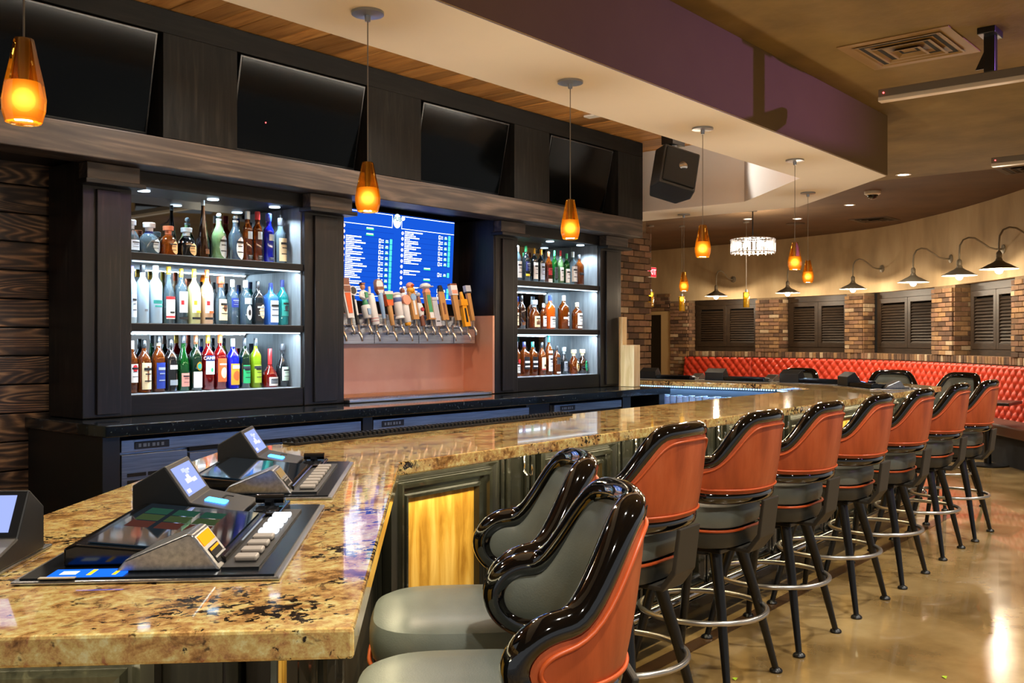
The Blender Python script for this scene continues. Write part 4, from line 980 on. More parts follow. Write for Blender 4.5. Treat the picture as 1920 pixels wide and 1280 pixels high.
# inner faces of the bar
IN = [I0, I1, I2, I3, I4, I5]
ins = thing('underbar', 'dark under counter cabinets along the inner side of the bar', 'cabinet', (2, 2.7, 0))
for i in range(5):
    p, q_ = Vector(IN[i]), Vector(IN[i + 1]); d = (q_ - p).normalized(); n = Vector((-d.y, d.x))
    MB().prism([tuple(p - n * .08), tuple(q_ - n * .08), tuple(q_ - n * .12), tuple(p - n * .12)], 0, 1.026).build('panel', DARK, ins)
led = MB()
for i in (3, 4):
    p, q_ = Vector(IN[i]), Vector(IN[i + 1]); d = (q_ - p).normalized(); n = Vector((-d.y, d.x)); L = (q_ - p).length
    k = .02
    while k < L:
        c = p + d * k - n * .012; led.box(c.x - .005, c.x + .005, c.y - .005, c.y + .005, 1.016, 1.026); k += .024
    m_ = (p + q_) / 2 - n * .03; light('blue_strip_lamp', 'AREA', (m_.x, m_.y, 1.005), 6 * L, (.25, .5, 1), (0, 0, math.atan2(d.y, d.x)), L - .1, .02)
ls = led.build('led_strip', E('led_blue', (.25, .55, 1), 3.5)); tag(ls, 'string of blue white lights under the inner edge of far bar', 'light strip'); ls['kind'] = 'thing'
# glass station
gs = thing('glass_station', 'stainless underbar drainboard below the blue lights', 'sink', (7.6, 4.8, 0))
MB().box(7.58, 7.99, 3.9, 5.85, .76, .80).box(7.58, 7.60, 3.9, 5.85, .80, .83).build('drainboard', STEEL, gs, bevel=.004)
MB().box(7.975, 7.99, 3.9, 5.85, .80, .93).build('splash_back', STEEL, gs)
for xx, yy in ((7.62, 3.95), (7.92, 3.95), (7.62, 5.8), (7.92, 5.8)): MB().lathe([(.02, 0), (.02, .76)], 10, (xx, yy, 0)).build('leg', STEEL, gs)
gm = MB().lathe([(.041, 0), (.042, .004), (.030, .15), (.026, .152)], 14).mesh('pint_glass', glassy('glassware', (.85, .92, 1), S(200, 220, 240), .35), True)
for a in range(3):
    for b in range(8):
        o = put('pint_glass', gm); o.location = (7.65 + a * .11, 3.98 + b * .13, .8005)
        tag(o, 'upturned clear beer glass draining in rows under the blue bar lights', 'glass', 'upturned glasses in rows')
# rubber mat along the inner edge
bmx = thing('bar_mat', 'long narrow black rubber bar mat on the inner granite edge', 'bar mat', (3.0, 3.04, 1.071))
p, q_ = Vector((2.22, 2.935)), Vector((4.0, 3.01)); d = (q_ - p).normalized(); n = Vector((-d.y, d.x))
MB().prism([tuple(p - n * .04), tuple(q_ - n * .04), tuple(q_ + n * .03), tuple(p + n * .03)], 1.071, 1.079).build('mat', PLASTIC, bmx)
m = MB()
for k in range(72):
    c = p + d * (.015 + k * .0246)
    for e in (-.025, .012): m.box(c.x + n.x * e - .006, c.x + n.x * e + .006, c.y + n.y * e - .006, c.y + n.y * e + .006, 1.079, 1.092)
m.build('nubs', PLASTIC, bmx)['kind'] = 'stuff'
# foot rail
fr = thing('foot_rail', 'long steel foot rail along the base of the bar front', 'foot rail', (4, 2.4, 0))
rl = [offs(OUT[i], OUT[i + 1], .13) for i in range(4)]
rp = [isect(*rl[i], *rl[i + 1]) for i in range(3)]
path = [Vector((*(rl[0][1] * .8 + rl[0][0] * .2), .19))] + [Vector((v.x, v.y, .19)) for v in rp] + [Vector((*(rl[3][1]), .19))]
for a, b, nm in zip(path, path[1:], 'abcd'): MB().tube([a, b], .024, 14).build('rail', CHROME, fr, smooth=True)
for v in rp: MB().ball((v.x, v.y, .19), .03, 8).build('rail_elbow', CHROME, fr, smooth='all')
for i in (1, 2):
    p, q_ = path[i], path[i + 1]; dd = (q_ - p); L = dd.length; dd.normalize(); nn = Vector((-dd.y, dd.x, 0)); k = .5
    while k < L:
        c = p + dd * k
        MB().tube([c, c + nn * .16], .012, 10).lathe([(.035, 0), (.035, .008)], 14, mat=Matrix.Translation(c + nn * .148) @ Matrix.Rotation(math.atan2(nn.y, nn.x), 4, 'Z') @ Matrix.Rotation(PI / 2, 4, 'Y')).build('rail_bracket', CHROME, fr, smooth=True)
        k += 1.25

# ================================================================== STOOLS
def make_stool(label):
    t = thing('bar_stool', label, 'bar stool', (0, 0, 0), 0, 'bar stools')
    AM = 81
    def plan(a, z, off):
        def base(a):
            e = .80; s_, c = math.sin(a), math.cos(a)
            return Vector((.262 * math.copysign(abs(s_) ** e, s_), -.255 * math.copysign(abs(c) ** e, c) - .055 * max(0, (z - .8) / .36) * max(c, 0)))
        p = base(a); q2 = base(a + .01) - base(a - .01); n = Vector((q2.y, -q2.x)).normalized()
        return p + n * off
    def sm(x): x = min(max(x, 0), 1); return x * x * (3 - 2 * x)
    def top(f): 
        v = 1.135 - .175 * sm((f - .30) / .46) - .012 * f
        return v
    def bot(f): return .812 + .006 * f
    def lim(f, k):
        tp, bt_ = top(f), bot(f); md = (tp + bt_) / 2
        if f > .80: c = math.sqrt(max(1 - ((f - .80) / .20) ** 2, 0)); tp = md + (tp - md) * c; bt_ = md + (bt_ - md) * c
        return tp if k else bt_
    fs = [(1 - math.cos(PI * k / 56)) for k in range(57)]
    seq = [f - 1 for f in fs]
    loop = []
    for f in seq: 
        a = R(AM * f); z = lim(abs(f), 1); p = plan(a, z, 0); loop.append((p.x, p.y, z))
    for f in seq[::-1][1:-1]:
        a = R(AM * f); z = lim(abs(f), 0); p = plan(a, z, 0); loop.append((p.x, p.y, z))
    # a little smoothing of the outline
    for _ in range(2):
        n = len(loop); loop = [tuple((loop[i - 1][j] + 2 * loop[i][j] + loop[(i + 1) % n][j]) / 4 for j in range(3)) for i in range(n)]
    bk = MB().tube(loop, .031, 12, True).build('backrest_trim', GLOSS, t, smooth='all', world=False)
    def panel(off, bul, name, mat, edge):
        m = MB(); nu, nv = 44, 9; v = []; f = []
        for i in range(nu + 1):
            fr_ = -.965 + 1.93 * i / nu; zt, zb = lim(abs(fr_), 1) - edge, lim(abs(fr_), 0) + edge
            if zt < zb: zt = zb = (zt + zb) / 2
            for j in range(nv + 1):
                z = zb + (zt - zb) * j / nv; b_ = math.sin(PI * j / nv) ** .5 * math.sin(PI * i / nu) ** .4
                p = plan(R(AM * fr_), z, off + bul * b_); v.append((p.x, p.y, z))
        for i in range(nu):
            for j in range(nv): f.append((i * (nv + 1) + j, (i + 1) * (nv + 1) + j, (i + 1) * (nv + 1) + j + 1, i * (nv + 1) + j + 1))
        return m.add(v, f).build(name, mat, t, smooth='all', world=False)
    panel(.024, .010, 'outer_panel', ORANGE, .012)
    panel(-.020, -.020, 'inner_panel', GREY, .012)
    o2 = [(f * .40, lim(abs(f), 1)) for f in seq] + [(f * .40, lim(abs(f), 0)) for f in seq[::-1][1:-1]]
    for _ in range(3):
        n = len(o2); o2 = [tuple((o2[i - 1][j] + 2 * o2[i][j] + o2[(i + 1) % n][j]) / 4 for j in range(2)) for i in range(n)]
    pl = []; n = len(o2)
    for i in range(n):
        tx, tz = o2[(i + 2) % n][0] - o2[i - 2][0], o2[(i + 2) % n][1] - o2[i - 2][1]; ln = math.hypot(tx, tz)
        pl.append((o2[i][0] + tz / ln * .031, o2[i][1] - tx / ln * .031))
    for _ in range(4): pl = [tuple((pl[i - 1][j] + 2 * pl[i][j] + pl[(i + 1) % n][j]) / 4 for j in range(2)) for i in range(n)]
    pl = [(*plan(R(AM * a_ / .40), z_, .0315), z_) for a_, z_ in pl]; bo = []
    MB().tube(pl + bo, .0045, 6, True).build('back_piping', PIPING, t, smooth='all', world=False)
    Y0 = .012
    MB().lathe([(.205, .672), (.222, .684), (.228, .71), (.228, .745), (.219, .768), (.195, .780), (.12, .787), (0, .789)], 40, (0, Y0, 0), sq=3.4).build('seat', GREY, t, smooth=True, world=False)
    MB().lathe([(.19, .592), (.212, .60), (.224, .63), (.224, .668)], 40, (0, Y0, 0), sq=3.4).build('seat_base', M('shaded_leather', S(48, 48, 43), .42), t, smooth=True, world=False)  # lower band coloured darker to hold the shade under the cushion
    n = 48; ring = []
    for k in range(n):
        a = 2 * PI * k / n; e = 2 / 3.4; c, s_ = math.cos(a), math.sin(a)
        ring.append((.228 * math.copysign(abs(c) ** e, c), Y0 + .228 * math.copysign(abs(s_) ** e, s_), .671))
    MB().tube(ring, .006, 6, True).build('seat_piping', PIPING, t, smooth='all', world=False)
    MB().box(-.16, .16, -.16, .16, .572, .592).lathe([(.11, .545), (.11, .574)], 24).build('swivel_plate', BLKMETAL, t, world=False, bevel=.004)
    MB().side([(-.13, .574), (-.245, .574), (-.295, .64), (-.315, .80), (-.30, .80), (-.28, .655), (-.235, .592), (-.13, .592)], -.075, .075).build('back_bracket', GREYMETAL, t, world=False, bevel=.004)
    for sx in (-1, 1):
        for sy in (-1, 1):
            lg_ = MB().tube([(sx * .115, sy * .115, .57), (sx * .165, sy * .165, .36), (sx * .237, sy * .23, .018)], [.027, .022, .014], 10).build('leg', BLKMETAL, t, smooth=True, world=False)
            MB().lathe([(.027, 0), (.029, .006), (.026, .013), (.012, .022)], 16, (sx * .239, sy * .232, 0)).build('foot_glide', BLKMETAL, lg_, smooth=True, world=False)
    rr = .270; MB().tube([(rr * math.cos(2 * PI * k / 48), rr * math.sin(2 * PI * k / 48), .30) for k in range(48)], .0115, 10, True).build('foot_ring', RINGM, t, smooth='all', world=False)
    return t
SL = ['orange backed stool first in the long row, beside the grey seated pair', 'orange backed stool second in the long row from the near corner', 'orange backed stool third in the long row from the near corner',
      'orange backed stool fourth in the long row from the near corner', 'orange backed stool fifth in the long row from the near corner', 'orange backed stool sixth in the long row, violet light on its back', 'orange backed stool last in the long row, nearest the red banquette']
SX = [(3.03, 2.06), (3.80, 2.12), (4.54, 2.15), (5.33, 2.185), (6.11, 2.21), (7.04, 2.26), (7.82, 2.27)]
dirB = Vector((.712, .702)); nB = Vector((-.702, .712))
def onB(a, pp): v = Vector(C1) + dirB * a + nB * pp; return (v.x, v.y, 0)
proto = make_stool('stool with grey seat toward camera, nearest of the pair at the angled bar')
proto.location = onB(.63, -.185); proto.rotation_euler = (0, 0, R(45))
st = [dup(proto, onB(1.20, -.185), R(45), 'grey seated stool behind the nearest one, facing the oak panelled angled bar')]
for (x, y), l in zip(SX, SL): st.append(dup(proto, (x, y, 0), R(2.4), l))
dup(proto, (9.12, 2.72, 0), R(66), 'stool with grey inner back showing, beyond the far granite corner')
dup(proto, (9.47, 3.27, 0), R(108), 'stool showing only its grey back top above far bar, before the banquette seam')
dup(proto, (9.52, 4.32, 0), R(90), 'stool peeking between two gaming housings on the far bar')

# ================================================================== GAMING MACHINES (origin = plate centre, +x player's right, +y away from the player)
def make_machine(label, lit=True):
    t = thing('bartop_gaming_machine', label, 'gaming machine', (0, 0, 0), 0, 'gaming machines set in the bar')
    MB().box(-.345, .345, -.205, .205, .0005, .006).build('rim_plate', STEEL, t, world=False, bevel=.002)
    dk = MB().box(-.335, .335, -.195, .195, .006, .009).build('deck', PLATE, t, world=False)
    # raised display
    MB().side([(-.105, .009), (-.105, .022), (.135, .046), (.155, .040), (.155, .009)], -.262, .15).build('display_body', PLASTICG, t, world=False, bevel=.004)
    T = Matrix.Translation((-.07, .022, .0357)) @ Matrix.Rotation(math.atan2(.026, .255), 4, 'X')
    d = MB().box(-.175, .205, -.115, .10, 0, .0022, T).build('display_glass', M('display_glass', S(16, 22, 30), .06, coat=1, emit=S(40, 70, 90), es=.10), t, world=False)
    if lit:
        cols = [(120, 70, 60), (90, 110, 70), (60, 110, 90)]
        for a in range(3):
            for b in range(3):
                MB().box(-.03 + a * .066, .026 + a * .066, -.06 + b * .052, -.018 + b * .052, .0023, .0026, T).build('card_tile', E('card_%d' % a, S(*cols[a]), .25), d, world=False)
    # button strip
    MB().box(-.30, .25, -.165, -.105, .009, .013).build('button_panel', PLASTIC, t, world=False)
    for k in range(8):
        on = lit and k > 3; bw_ = .013 if on else .0155
        MB().box(-.246 + k * .057 - bw_, -.246 + k * .057 + bw_, -.155, -.118, .013, .022).build('button', E('button_lit', (.85, .92, 1), 1.0) if on else M('button_off', S(170, 160, 150), .4), t, world=False, bevel=.003)
    # side housing with screen and card reader
    h = MB().side([(.165, .006), (.165, .082), (.100, .121), (.050, .046), (-.055, .024), (-.055, .006)], .15, .345).build('housing', PLASTIC, t, world=False, bevel=.003)
    def onscr(u0, u1, x0, x1, off, name, mat, par):
        a, b = Vector((.050, .046)), Vector((.100, .121)); nn = Vector((-(b - a).y, (b - a).x)).normalized() 
        p0, p1 = a + (b - a) * u0 + nn * off, a + (b - a) * u1 + nn * off
        return MB().add([(x0, p0.x, p0.y), (x1, p0.x, p0.y), (x1, p1.x, p1.y), (x0, p1.x, p1.y)], [(0, 1, 2, 3)]).build(name, mat, par, world=False)
    sc = onscr(.12, .88, .168, .327, .0008, 'reader_screen', E('reader_screen', (.34, .42, .82), .75), h)
    rnd = random.Random(2); 
    for k in range(7):
        u = rnd.uniform(.16, .7); xx = rnd.uniform(.175, .27); onscr(u, u + rnd.uniform(.05, .16), xx, xx + rnd.uniform(.02, .05), .0014, 'screen_figure', E('screen_fig_%d' % (k % 3), [(.8, .8, .98), (.62, .68, .95), (.9, .86, .9)][k % 3], .75), sc)
    TL_ = Matrix.Translation((.25, .01, .0372)) @ Matrix.Rotation(math.atan2(.02, .105), 4, 'X')
    MB().box(-.052, -.012, -.022, .022, 0, .004, TL_).build('card_slot_light', E('card_blue', (.03, .28, 1), 7), h, world=False, bevel=.003)
    MB().box(.015, .055, -.006, -.002, 0, .0015, TL_).box(.051, .055, -.02, -.002, 0, .0015, TL_).build('reader_slot', VOID, h, world=False)
    # small lever module in front of the housing
    lv = MB().box(.16, .33, -.13, -.06, .009, .02).build('keypad_module', PLASTICG, t, world=False, bevel=.003)
    m = MB()
    for a in range(3):
        for b in range(2): m.box(.17 + a * .022, .186 + a * .022, -.12 + b * .026, -.102 + b * .026, .02, .024)
    m.build('keypad_keys', CHROME, lv, world=False)
    MB().tube([(.265, -.125, .034), (.265, -.065, .034)], .010, 10).box(.255, .275, -.105, -.085, .02, .034).build('coin_lever', CHROME if False else PLASTICG, lv, smooth=True, world=False)
    MB().box(.29, .325, -.12, -.07, .02, .026).build('ticket_window', M('ticket_window', S(120, 150, 190), .15), lv, world=False)
    # bill acceptor
    ac = MB().side([(-.105, .009), (-.062, .066), (-.052, .068), (.045, .028), (.06, .009)], -.305, -.205).build('bill_acceptor', STEEL, t, world=False, bevel=.003)
    a, b = Vector((-.105, .009)), Vector((-.062, .066)); nn = Vector((-(b - a).y, (b - a).x)).normalized()
    def onac(u0, u1, x0, x1, off, name, mat):
        p0, p1 = a + (b - a) * u0 + nn * off, a + (b - a) * u1 + nn * off
        return MB().add([(x0, p0.x, p0.y), (x1, p0.x, p0.y), (x1, p1.x, p1.y), (x0, p1.x, p1.y)], [(0, 1, 2, 3)]).build(name, mat, ac, world=False)
    onac(.64, .92, -.295, -.215, .001, 'acceptor_light', E('acceptor_amber', (1, .27, .01), 1.35) if lit else M('acceptor_label', S(150, 120, 40), .4))
    onac(.14, .55, -.288, -.222, .001, 'bill_slot', VOID)
    onac(.46, .52, -.285, -.226, .002, 'bill_slot_light', E('acceptor_amber', (1, .27, .01), 1.35) if lit else STEEL)
    onac(.26, .31, -.285, -.226, .002, 'bill_lip', STEEL)
    # blue info screen behind the acceptor
    inf = MB().box(-.333, -.285, .04, .155, .009, .011).build('info_screen', E('info_blue', (.01, .12, .75), 1.1) if lit else PLASTICG, t, world=False)
    if lit:
        MB().box(-.328, -.29, .09, .097, .011, .0114).box(-.328, -.29, .052, .058, .011, .0114).build('info_bar', E('info_yellow', (.9, .6, .02), 1), inf, world=False)
        MB().box(-.322, -.300, .115, .14, .011, .0114).build('info_picture', E('info_pic', (.75, .85, .95), 1), inf, world=False)
    MB().box(-.342, -.332, .11, .165, .009, .0105).build('label_plate', M('cream_plate', S(190, 180, 160), .5), t, world=False)
    return t
mz = 1.0705
mc = make_machine('nearest gaming machine with orange lit bill slot and bright white buttons')
q_ = onB(.61, .345); mc.location = (q_[0], q_[1], mz); mc.rotation_euler = (0, 0, R(45))
mc2 = make_machine('gaming machine with unlit buttons further along the angled bar', False)
q_ = onB(1.405, .345); mc2.location = (q_[0], q_[1], mz); mc2.rotation_euler = (0, 0, R(45))
dup(mc2, (.456, 1.916, mz), R(-45), 'gaming machine cut by the left picture edge')
dup(mc2, (8.46, 5.02, mz), R(90), 'far gaming machine beside the brick column', None, .92)
dup(mc2, (8.46, 4.27, mz), R(90), 'far gaming machine in the middle of the far bar', None, .98)
dup(mc2, (8.42, 3.50, mz), R(80), 'far gaming machine where the far bar starts to bend')
dup(mc2, (7.93, 2.87, mz), R(45), 'far gaming machine nearest the granite corner')

# ================================================================== LIGHT FITTINGS
def make_pendant(label):
    t = thing('pendant_lamp', label, 'lamp', (0, 0, 0), 0, 'amber glass pendants over the bar')
    ztop = zs
    MB().lathe([(.0, 0), (.06, 0), (.06, -.010), (.012, -.014), (.010, -.035), (0, -.036)], 24).build('canopy', CANOPY, t, smooth=True, world=False)
    MB().tube([(0, 0, -.03), (0, 0, -.56)], .0022, 6).build('cord', CORD, t, world=False)
    sh = MB().lathe([(.020, -.553), (.022, -.56), (.030, -.60), (.041, -.65), (.0465, -.685), (.045, -.71), (.038, -.735), (.032, -.738)], 10, cap=False).build('glass_shade', AMBER, t, smooth=False, world=False)
    MB().lathe([(.034, -.648), (.0415, -.685), (.040, -.71), (.034, -.730)], 16, cap=False).build('glass_liner', AMBERGLOW, sh, smooth=True, world=False)
    MB().lathe([(.012, -.552), (.012, -.62), (.008, -.662)], 12).build('socket', CANOPY, t, smooth=True, world=False)
    MB().ball((0, 0, -.685), .024, 8, (1, 1, 1.1)).build('bulb', BULB, t, smooth='all', world=False)
    return t
PEND = [(.96, 2.2), (2.44, 2.75), (3.70, 2.76), (5.0, 2.79), (6.28, 2.81), (7.74, 3.35), (8.31, 4.84)]
PLB = ['amber pendant at the left picture edge, largest of the row', 'amber pendant hanging before the beer menu screen', 'amber pendant hanging before the right liquor cabinet', 'amber pendant hanging beside the black loudspeaker', 'amber pendant over the bar just right of the crystal chandelier', 'amber pendant over the far corner of the bar, lower right of another', 'smallest amber pendant over the far bar, near the brick column']
pp = make_pendant(PLB[0]); pp.location = (*PEND[0], zs)
for (x, y), l in zip(PEND[1:], PLB[1:]): dup(pp, (x, y, zs), 0, l)
for x, y in PEND:
    light('pendant_lamp_light', 'POINT', (x, y, zs - .79), 9, (1, .8, .55), size=.035)
# barn lamps on the far wall
def make_barn(label):
    t = thing('barn_lamp', label, 'lamp', (0, 0, 0), 0, 'gooseneck barn lamps on the curved wall')
    MB().lathe([(.06, 0), (.06, .01), (.02, .025)], 18, mat=Matrix.Rotation(PI / 2, 4, 'Y')).build('wall_plate', GALV, t, smooth=True, world=False)
    P = [(0, 0), (.1, 0), (.18, .02), (.27, .085), (.36, .14), (.44, .15), (.51, .12), (.55, .05), (.558, -.04), (.558, -.17)]
    MB().tube([(a, 0, b) for a, b in P], .0115, 10).build('gooseneck', GALV, t, smooth='all', world=False)
    MB().lathe([(.018, -.13), (.032, -.15), (.034, -.20), (.028, -.21), (.038, -.225), (.04, -.25)], 18, (.558, 0, 0)).build('neck', GALV, t, smooth=True, world=False)
    s_ = MB().lathe([(.042, -.24), (.07, -.262), (.12, -.285), (.19, -.325), (.215, -.337), (.217, -.342)], 32, (.558, 0, 0), cap=False).build('shade', GALV, t, smooth=True, world=False)
    MB().lathe([(.04, -.246), (.07, -.268), (.12, -.291), (.188, -.33), (.212, -.342)], 32, (.558, 0, 0), cap=False).build('shade_lining', SHADEIN, s_, smooth=True, world=False)
    MB().ball((.558, 0, -.355), .045, 8).build('bulb', E('barn_bulb', (1, .85, .66), 14), t, smooth='all', world=False)
    return t
BS = [3.50, 5.20, 6.88, 8.90, 10.42, 11.6]
BL = ['gooseneck barn lamp farthest along the curved wall, nearest the doorway', 'gooseneck barn lamp partly behind an amber pendant', 'gooseneck barn lamp between second and third shutters', 'gooseneck barn lamp before the third shutter', 'gooseneck barn lamp before the fourth shutter', 'gooseneck barn lamp at the right picture edge, largest of the six']
bn = None
for s_, l in zip(BS, BL):
    p, T, N = wall_at(s_); a = math.atan2(N.y, N.x); loc = (p.x + N.x * .002, p.y + N.y * .002, 2.63)
    if bn is None: bn = make_barn(l); bn.location = loc; bn.rotation_euler = (0, 0, a)
    else: dup(bn, loc, a, l)
    e = p + N * .56; light('barn_lamp_light', 'POINT', (e.x, e.y, 2.205), 22, WARM, size=.04)
# chandelier
ch = thing('crystal_chandelier', 'glowing round crystal drum chandelier hanging from the far ceiling', 'chandelier', (13.1, 6.5, 2.72))
MB().tube([(13.1, 6.5, 2.95), (13.1, 6.5, 3.31)], .009, 8).lathe([(.06, .585), (.06, .6)], 20, (13.1, 6.5, 2.72)).build('rod', BLKMETAL, ch, smooth=True)
for z_ in (.0, .19):
    MB().tube([(13.1 + .3 * math.cos(2 * PI * k / 40), 6.5 + .3 * math.sin(2 * PI * k / 40), 2.72 + z_) for k in range(40)], .008, 8, True).build('ring', CHROME, ch, smooth='all')
MB().tube([(12.8, 6.5, 2.91), (13.4, 6.5, 2.91)], .006, 6).tube([(13.1, 6.2, 2.91), (13.1, 6.8, 2.91)], .006, 6).tube([(13.1, 6.5, 2.91), (13.1, 6.5, 2.96)], .012, 8).build('spider', CHROME, ch)
cm = MB().lathe([(0, -.12), (.018, -.10), (.022, .08), (0, .1)], 6).mesh('crystal', glassy('crystal', (.95, .95, 1), S(240, 236, 230), .3, .05), bevel=0)
for k in range(30):
    o = put('crystal', cm, ch, False); a = 2 * PI * k / 30; o.location = (.3 * math.cos(a), .3 * math.sin(a), .1 - .012 * (k % 2)); o.rotation_euler = (0, 0, a)
for k in range(6):
    a = 2 * PI * k / 6; MB().ball((13.1 + .2 * math.cos(a), 6.5 + .2 * math.sin(a), 2.83), .032, 6, (1, 1, 1.5)).build('bulb', WHITEBULB, ch, smooth='all')
light('chandelier_lamp', 'POINT', (13.1, 6.5, 2.78), 45, (1, .88, .7), size=.2)
# amber tube pendants
def tubep(x, y, z, l):
    t = thing('tube_pendant', l, 'lamp', (x, y, z), 0, 'slim amber tube pendants')
    MB().tube([(0, 0, .27), (0, 0, 3.32 - z)], .003, 6).lathe([(.05, 3.30 - z), (.05, 3.319 - z)], 16).build('cord', CORD, t, world=False)
    MB().lathe([(.05, 0), (.05, .24)], 14, cap=False).build('glass_tube', glassy('yellow_glass', (.9, .7, .1), S(180, 130, 10), .4), t, smooth=True, world=False)
    MB().lathe([(.02, .23), (.02, .28)], 10).build('socket', CANOPY, t, world=False)
    MB().ball((0, 0, .2), .03, 8, (1, 1, 1.3)).build('bulb', E('tube_bulb', (1, .75, .12), 12), t, smooth='all', world=False)
tubep(13.75, 8.62, 2.0, 'slim amber tube pendant beside the exit sign')
tubep(14.1, 8.25, 1.93, 'slim amber tube pendant before the end of first brick pier')
tubep(14.25, 7.18, 1.97, 'slim amber tube pendant below the crystal chandelier')
# recessed downlights, camera dome, vents, sign
def downlight(x, y, z, l):
    t = thing('downlight', l, 'ceiling light', (x, y, z), 0, 'recessed ceiling downlights')
    MB().lathe([(.075, 0), (.075, -.006), (.055, -.008), (.052, -.002)], 24, cap=False).build('trim_ring', WHITE, t, smooth=True, world=False)
    MB().lathe([(.0, -.003), (.054, -.003)], 20, cap=False).build('lens', E('downlight_lens', (1, .9, .72), 7), t, world=False)
DLN = ['recessed downlight just right of the soffit corner', 'recessed downlight left of the dome camera', 'recessed downlight just above the crystal chandelier', 'recessed downlight right of the chandelier, near a round grille']
for (x, y, z), l in zip(FAR[:4], DLN): downlight(x, y, 3.1 if x < 10.25 else 3.32, l)
dc = thing('dome_camera', 'white dome security camera on the dark ceiling', 'security camera', (12.4, 4.52, 3.32))
MB().lathe([(.0, 0), (.1, 0), (.1, -.03), (.075, -.045)], 24).build('housing', WHITE, dc, smooth=True, world=False)
MB().ball((0, 0, -.04), .068, 10, (1, 1, .85)).build('dome', PLASTICG, dc, smooth='all', world=False)
def diffuser(x, y, z, w_, l, mt, rz=0):
    t = thing('ceiling_vent', l, 'vent', (x, y, z), rz, 'ceiling air vents')
    h = w_ / 2
    MB().box(-h, h, -h, h, -.006, -.001).build('flange', mt, t, world=False)
    for k, f in enumerate((.80, .56, .30)):
        a = h * f; m = MB(); iw = h * .2
        for r0, z0, r1, z1 in ((a + h * .05, -.010, a + h * .05, -.008),): pass
        MB().frame(-a, a, -a, a, [(0, 0), (iw * .2, .0), (iw, .03)]).build('louvre', mt, t, world=False).matrix_local = Matrix.Translation((0, 0, -.012 - .006 * k)) @ Matrix.Rotation(PI / 2, 4, 'X')
        g = a - iw * .5
        MB().frame(-g - h * .0, g, -g, g, [(0, 0), (h * .08, 0)]).build('air_gap', VOID, t, world=False).matrix_local = Matrix.Translation((0, 0, -.0068 - .0005 * k)) @ Matrix.Rotation(PI / 2, 4, 'X')
    return t
VENT = M('olive_vent_paint', S(138, 108, 60), .5)
diffuser(5.72, 1.88, 3.1, .6, 'large square ceiling diffuser vent above the stools', VENT)
diffuser(15.3, 5.55, 3.32, .6, 'small dark vent on the far ceiling right of the chandelier', M('dark_vent_paint', S(60, 44, 28), .5))
diffuser(11.8, 2.6, 3.32, .6, 'dark ceiling vent near the right picture edge', M('dark_vent_paint', S(60, 44, 28), .5))
diffuser(13.5, 9.0, 3.32, .6, 'dark ceiling vent beside the brick column', M('dark_vent_paint', S(60, 44, 28), .5))
rs = thing('ceiling_grille', 'round dark grille on the far ceiling beside a downlight', 'grille', (15.0, 6.7, 3.32))
MB().lathe([(0, 0), (.15, 0), (.15, -.008), (.13, -.012), (0, -.012)], 24).build('disc', M('dark_vent_paint', S(60, 44, 28), .5), rs, smooth=True, world=False)
ex = thing('exit_sign', 'red exit sign at the right edge of the brick column', 'sign', (15.4, 9.66, 2.60))
MB().box(-.16, .16, -.02, .02, 0, .19).build('housing', WHITE, ex, world=False, bevel=.004)
fc = MB().box(-.15, .15, -.023, -.020, .01, .18).build('face', E('exit_red', (.85, .02, .03), 1.4), ex, world=False)
o = put('lettering', textmesh('EXIT', .14, E('exit_white', (1, .85, .85), 1.6)), fc, False); o.location = (0, -.0245, .095); o.rotation_euler = (PI / 2, 0, 0)
MB().tube([(0, 0, .19), (0, 0, .70)], .008, 8).build('stem', WHITE, ex, world=False)
# ceiling rails
def rail(x, y0, y1, ym, l, lg):
    t = thing('ceiling_rail', l, 'rail', (x, (y0 + y1) / 2, 2.82), 0, 'aluminium rails hung from the ceiling')
    MB().box(x - .03, x + .03, y0, y1, 2.83, 2.875).build('channel', M('grey_rail', S(120, 112, 100), .4, .5), t, bevel=.003)
    MB().box(x - .035, x + .02, y0, y1, 2.805, 2.83).build('lip', M('pale_rail', S(210, 200, 184), .35, .3), t, bevel=.003)
    mt = MB().box(x - .028, x + .028, ym - .028, ym + .028, 2.875, 3.1).box(x - .09, x + .07, ym - .045, ym + .045, 3.065, 3.1).build('ceiling_mount', BLKMETAL, t, bevel=.004)
    MB().side([(.028, 2.90), (.075, 2.90), (.028, 3.0)], x - .004, x + .004, Matrix.Translation((0, ym, 0))).build('gusset', BLKMETAL, mt)
    if lg: MB().tube([(x, 1.13, 2.83), (x, 1.12, 2.76), (x - .02, 1.08, 2.70), (x - .03, .98, 2.68)], .008, 8).build('cable', BLKMETAL, t, smooth='all')
    MB().ball((x - .032, y1 - .03, 2.852), .005, 6).build('indicator_light', E('red_led', (1, .05, .05), 6), t)
rail(5.66, -.2, 2.02, 1.435, 'aluminium rail hung on a black bracket beside the square vent', True)
rail(8.33, .0, 2.10, 1.0, 'smaller aluminium rail below the far end of the light ceiling', False)
# unseen flaps added below the violet stage light to cut its spill
hl = thing('stage_light', 'unseen black flaps added to keep violet light off the back bar', 'stage light', (6.2, .28, 3.05), aim((6.2, .28, 0), (5.0, 2.6, 0)).z)
MB().box(-.42, .42, .30, .31, -.10, -.054).box(-.42, .42, -.08, .31, -.11, -.10).box(-.42, .42, -.10, -.08, -.11, .049).build('spill_blocker', BLKMETAL, hl, world=False)
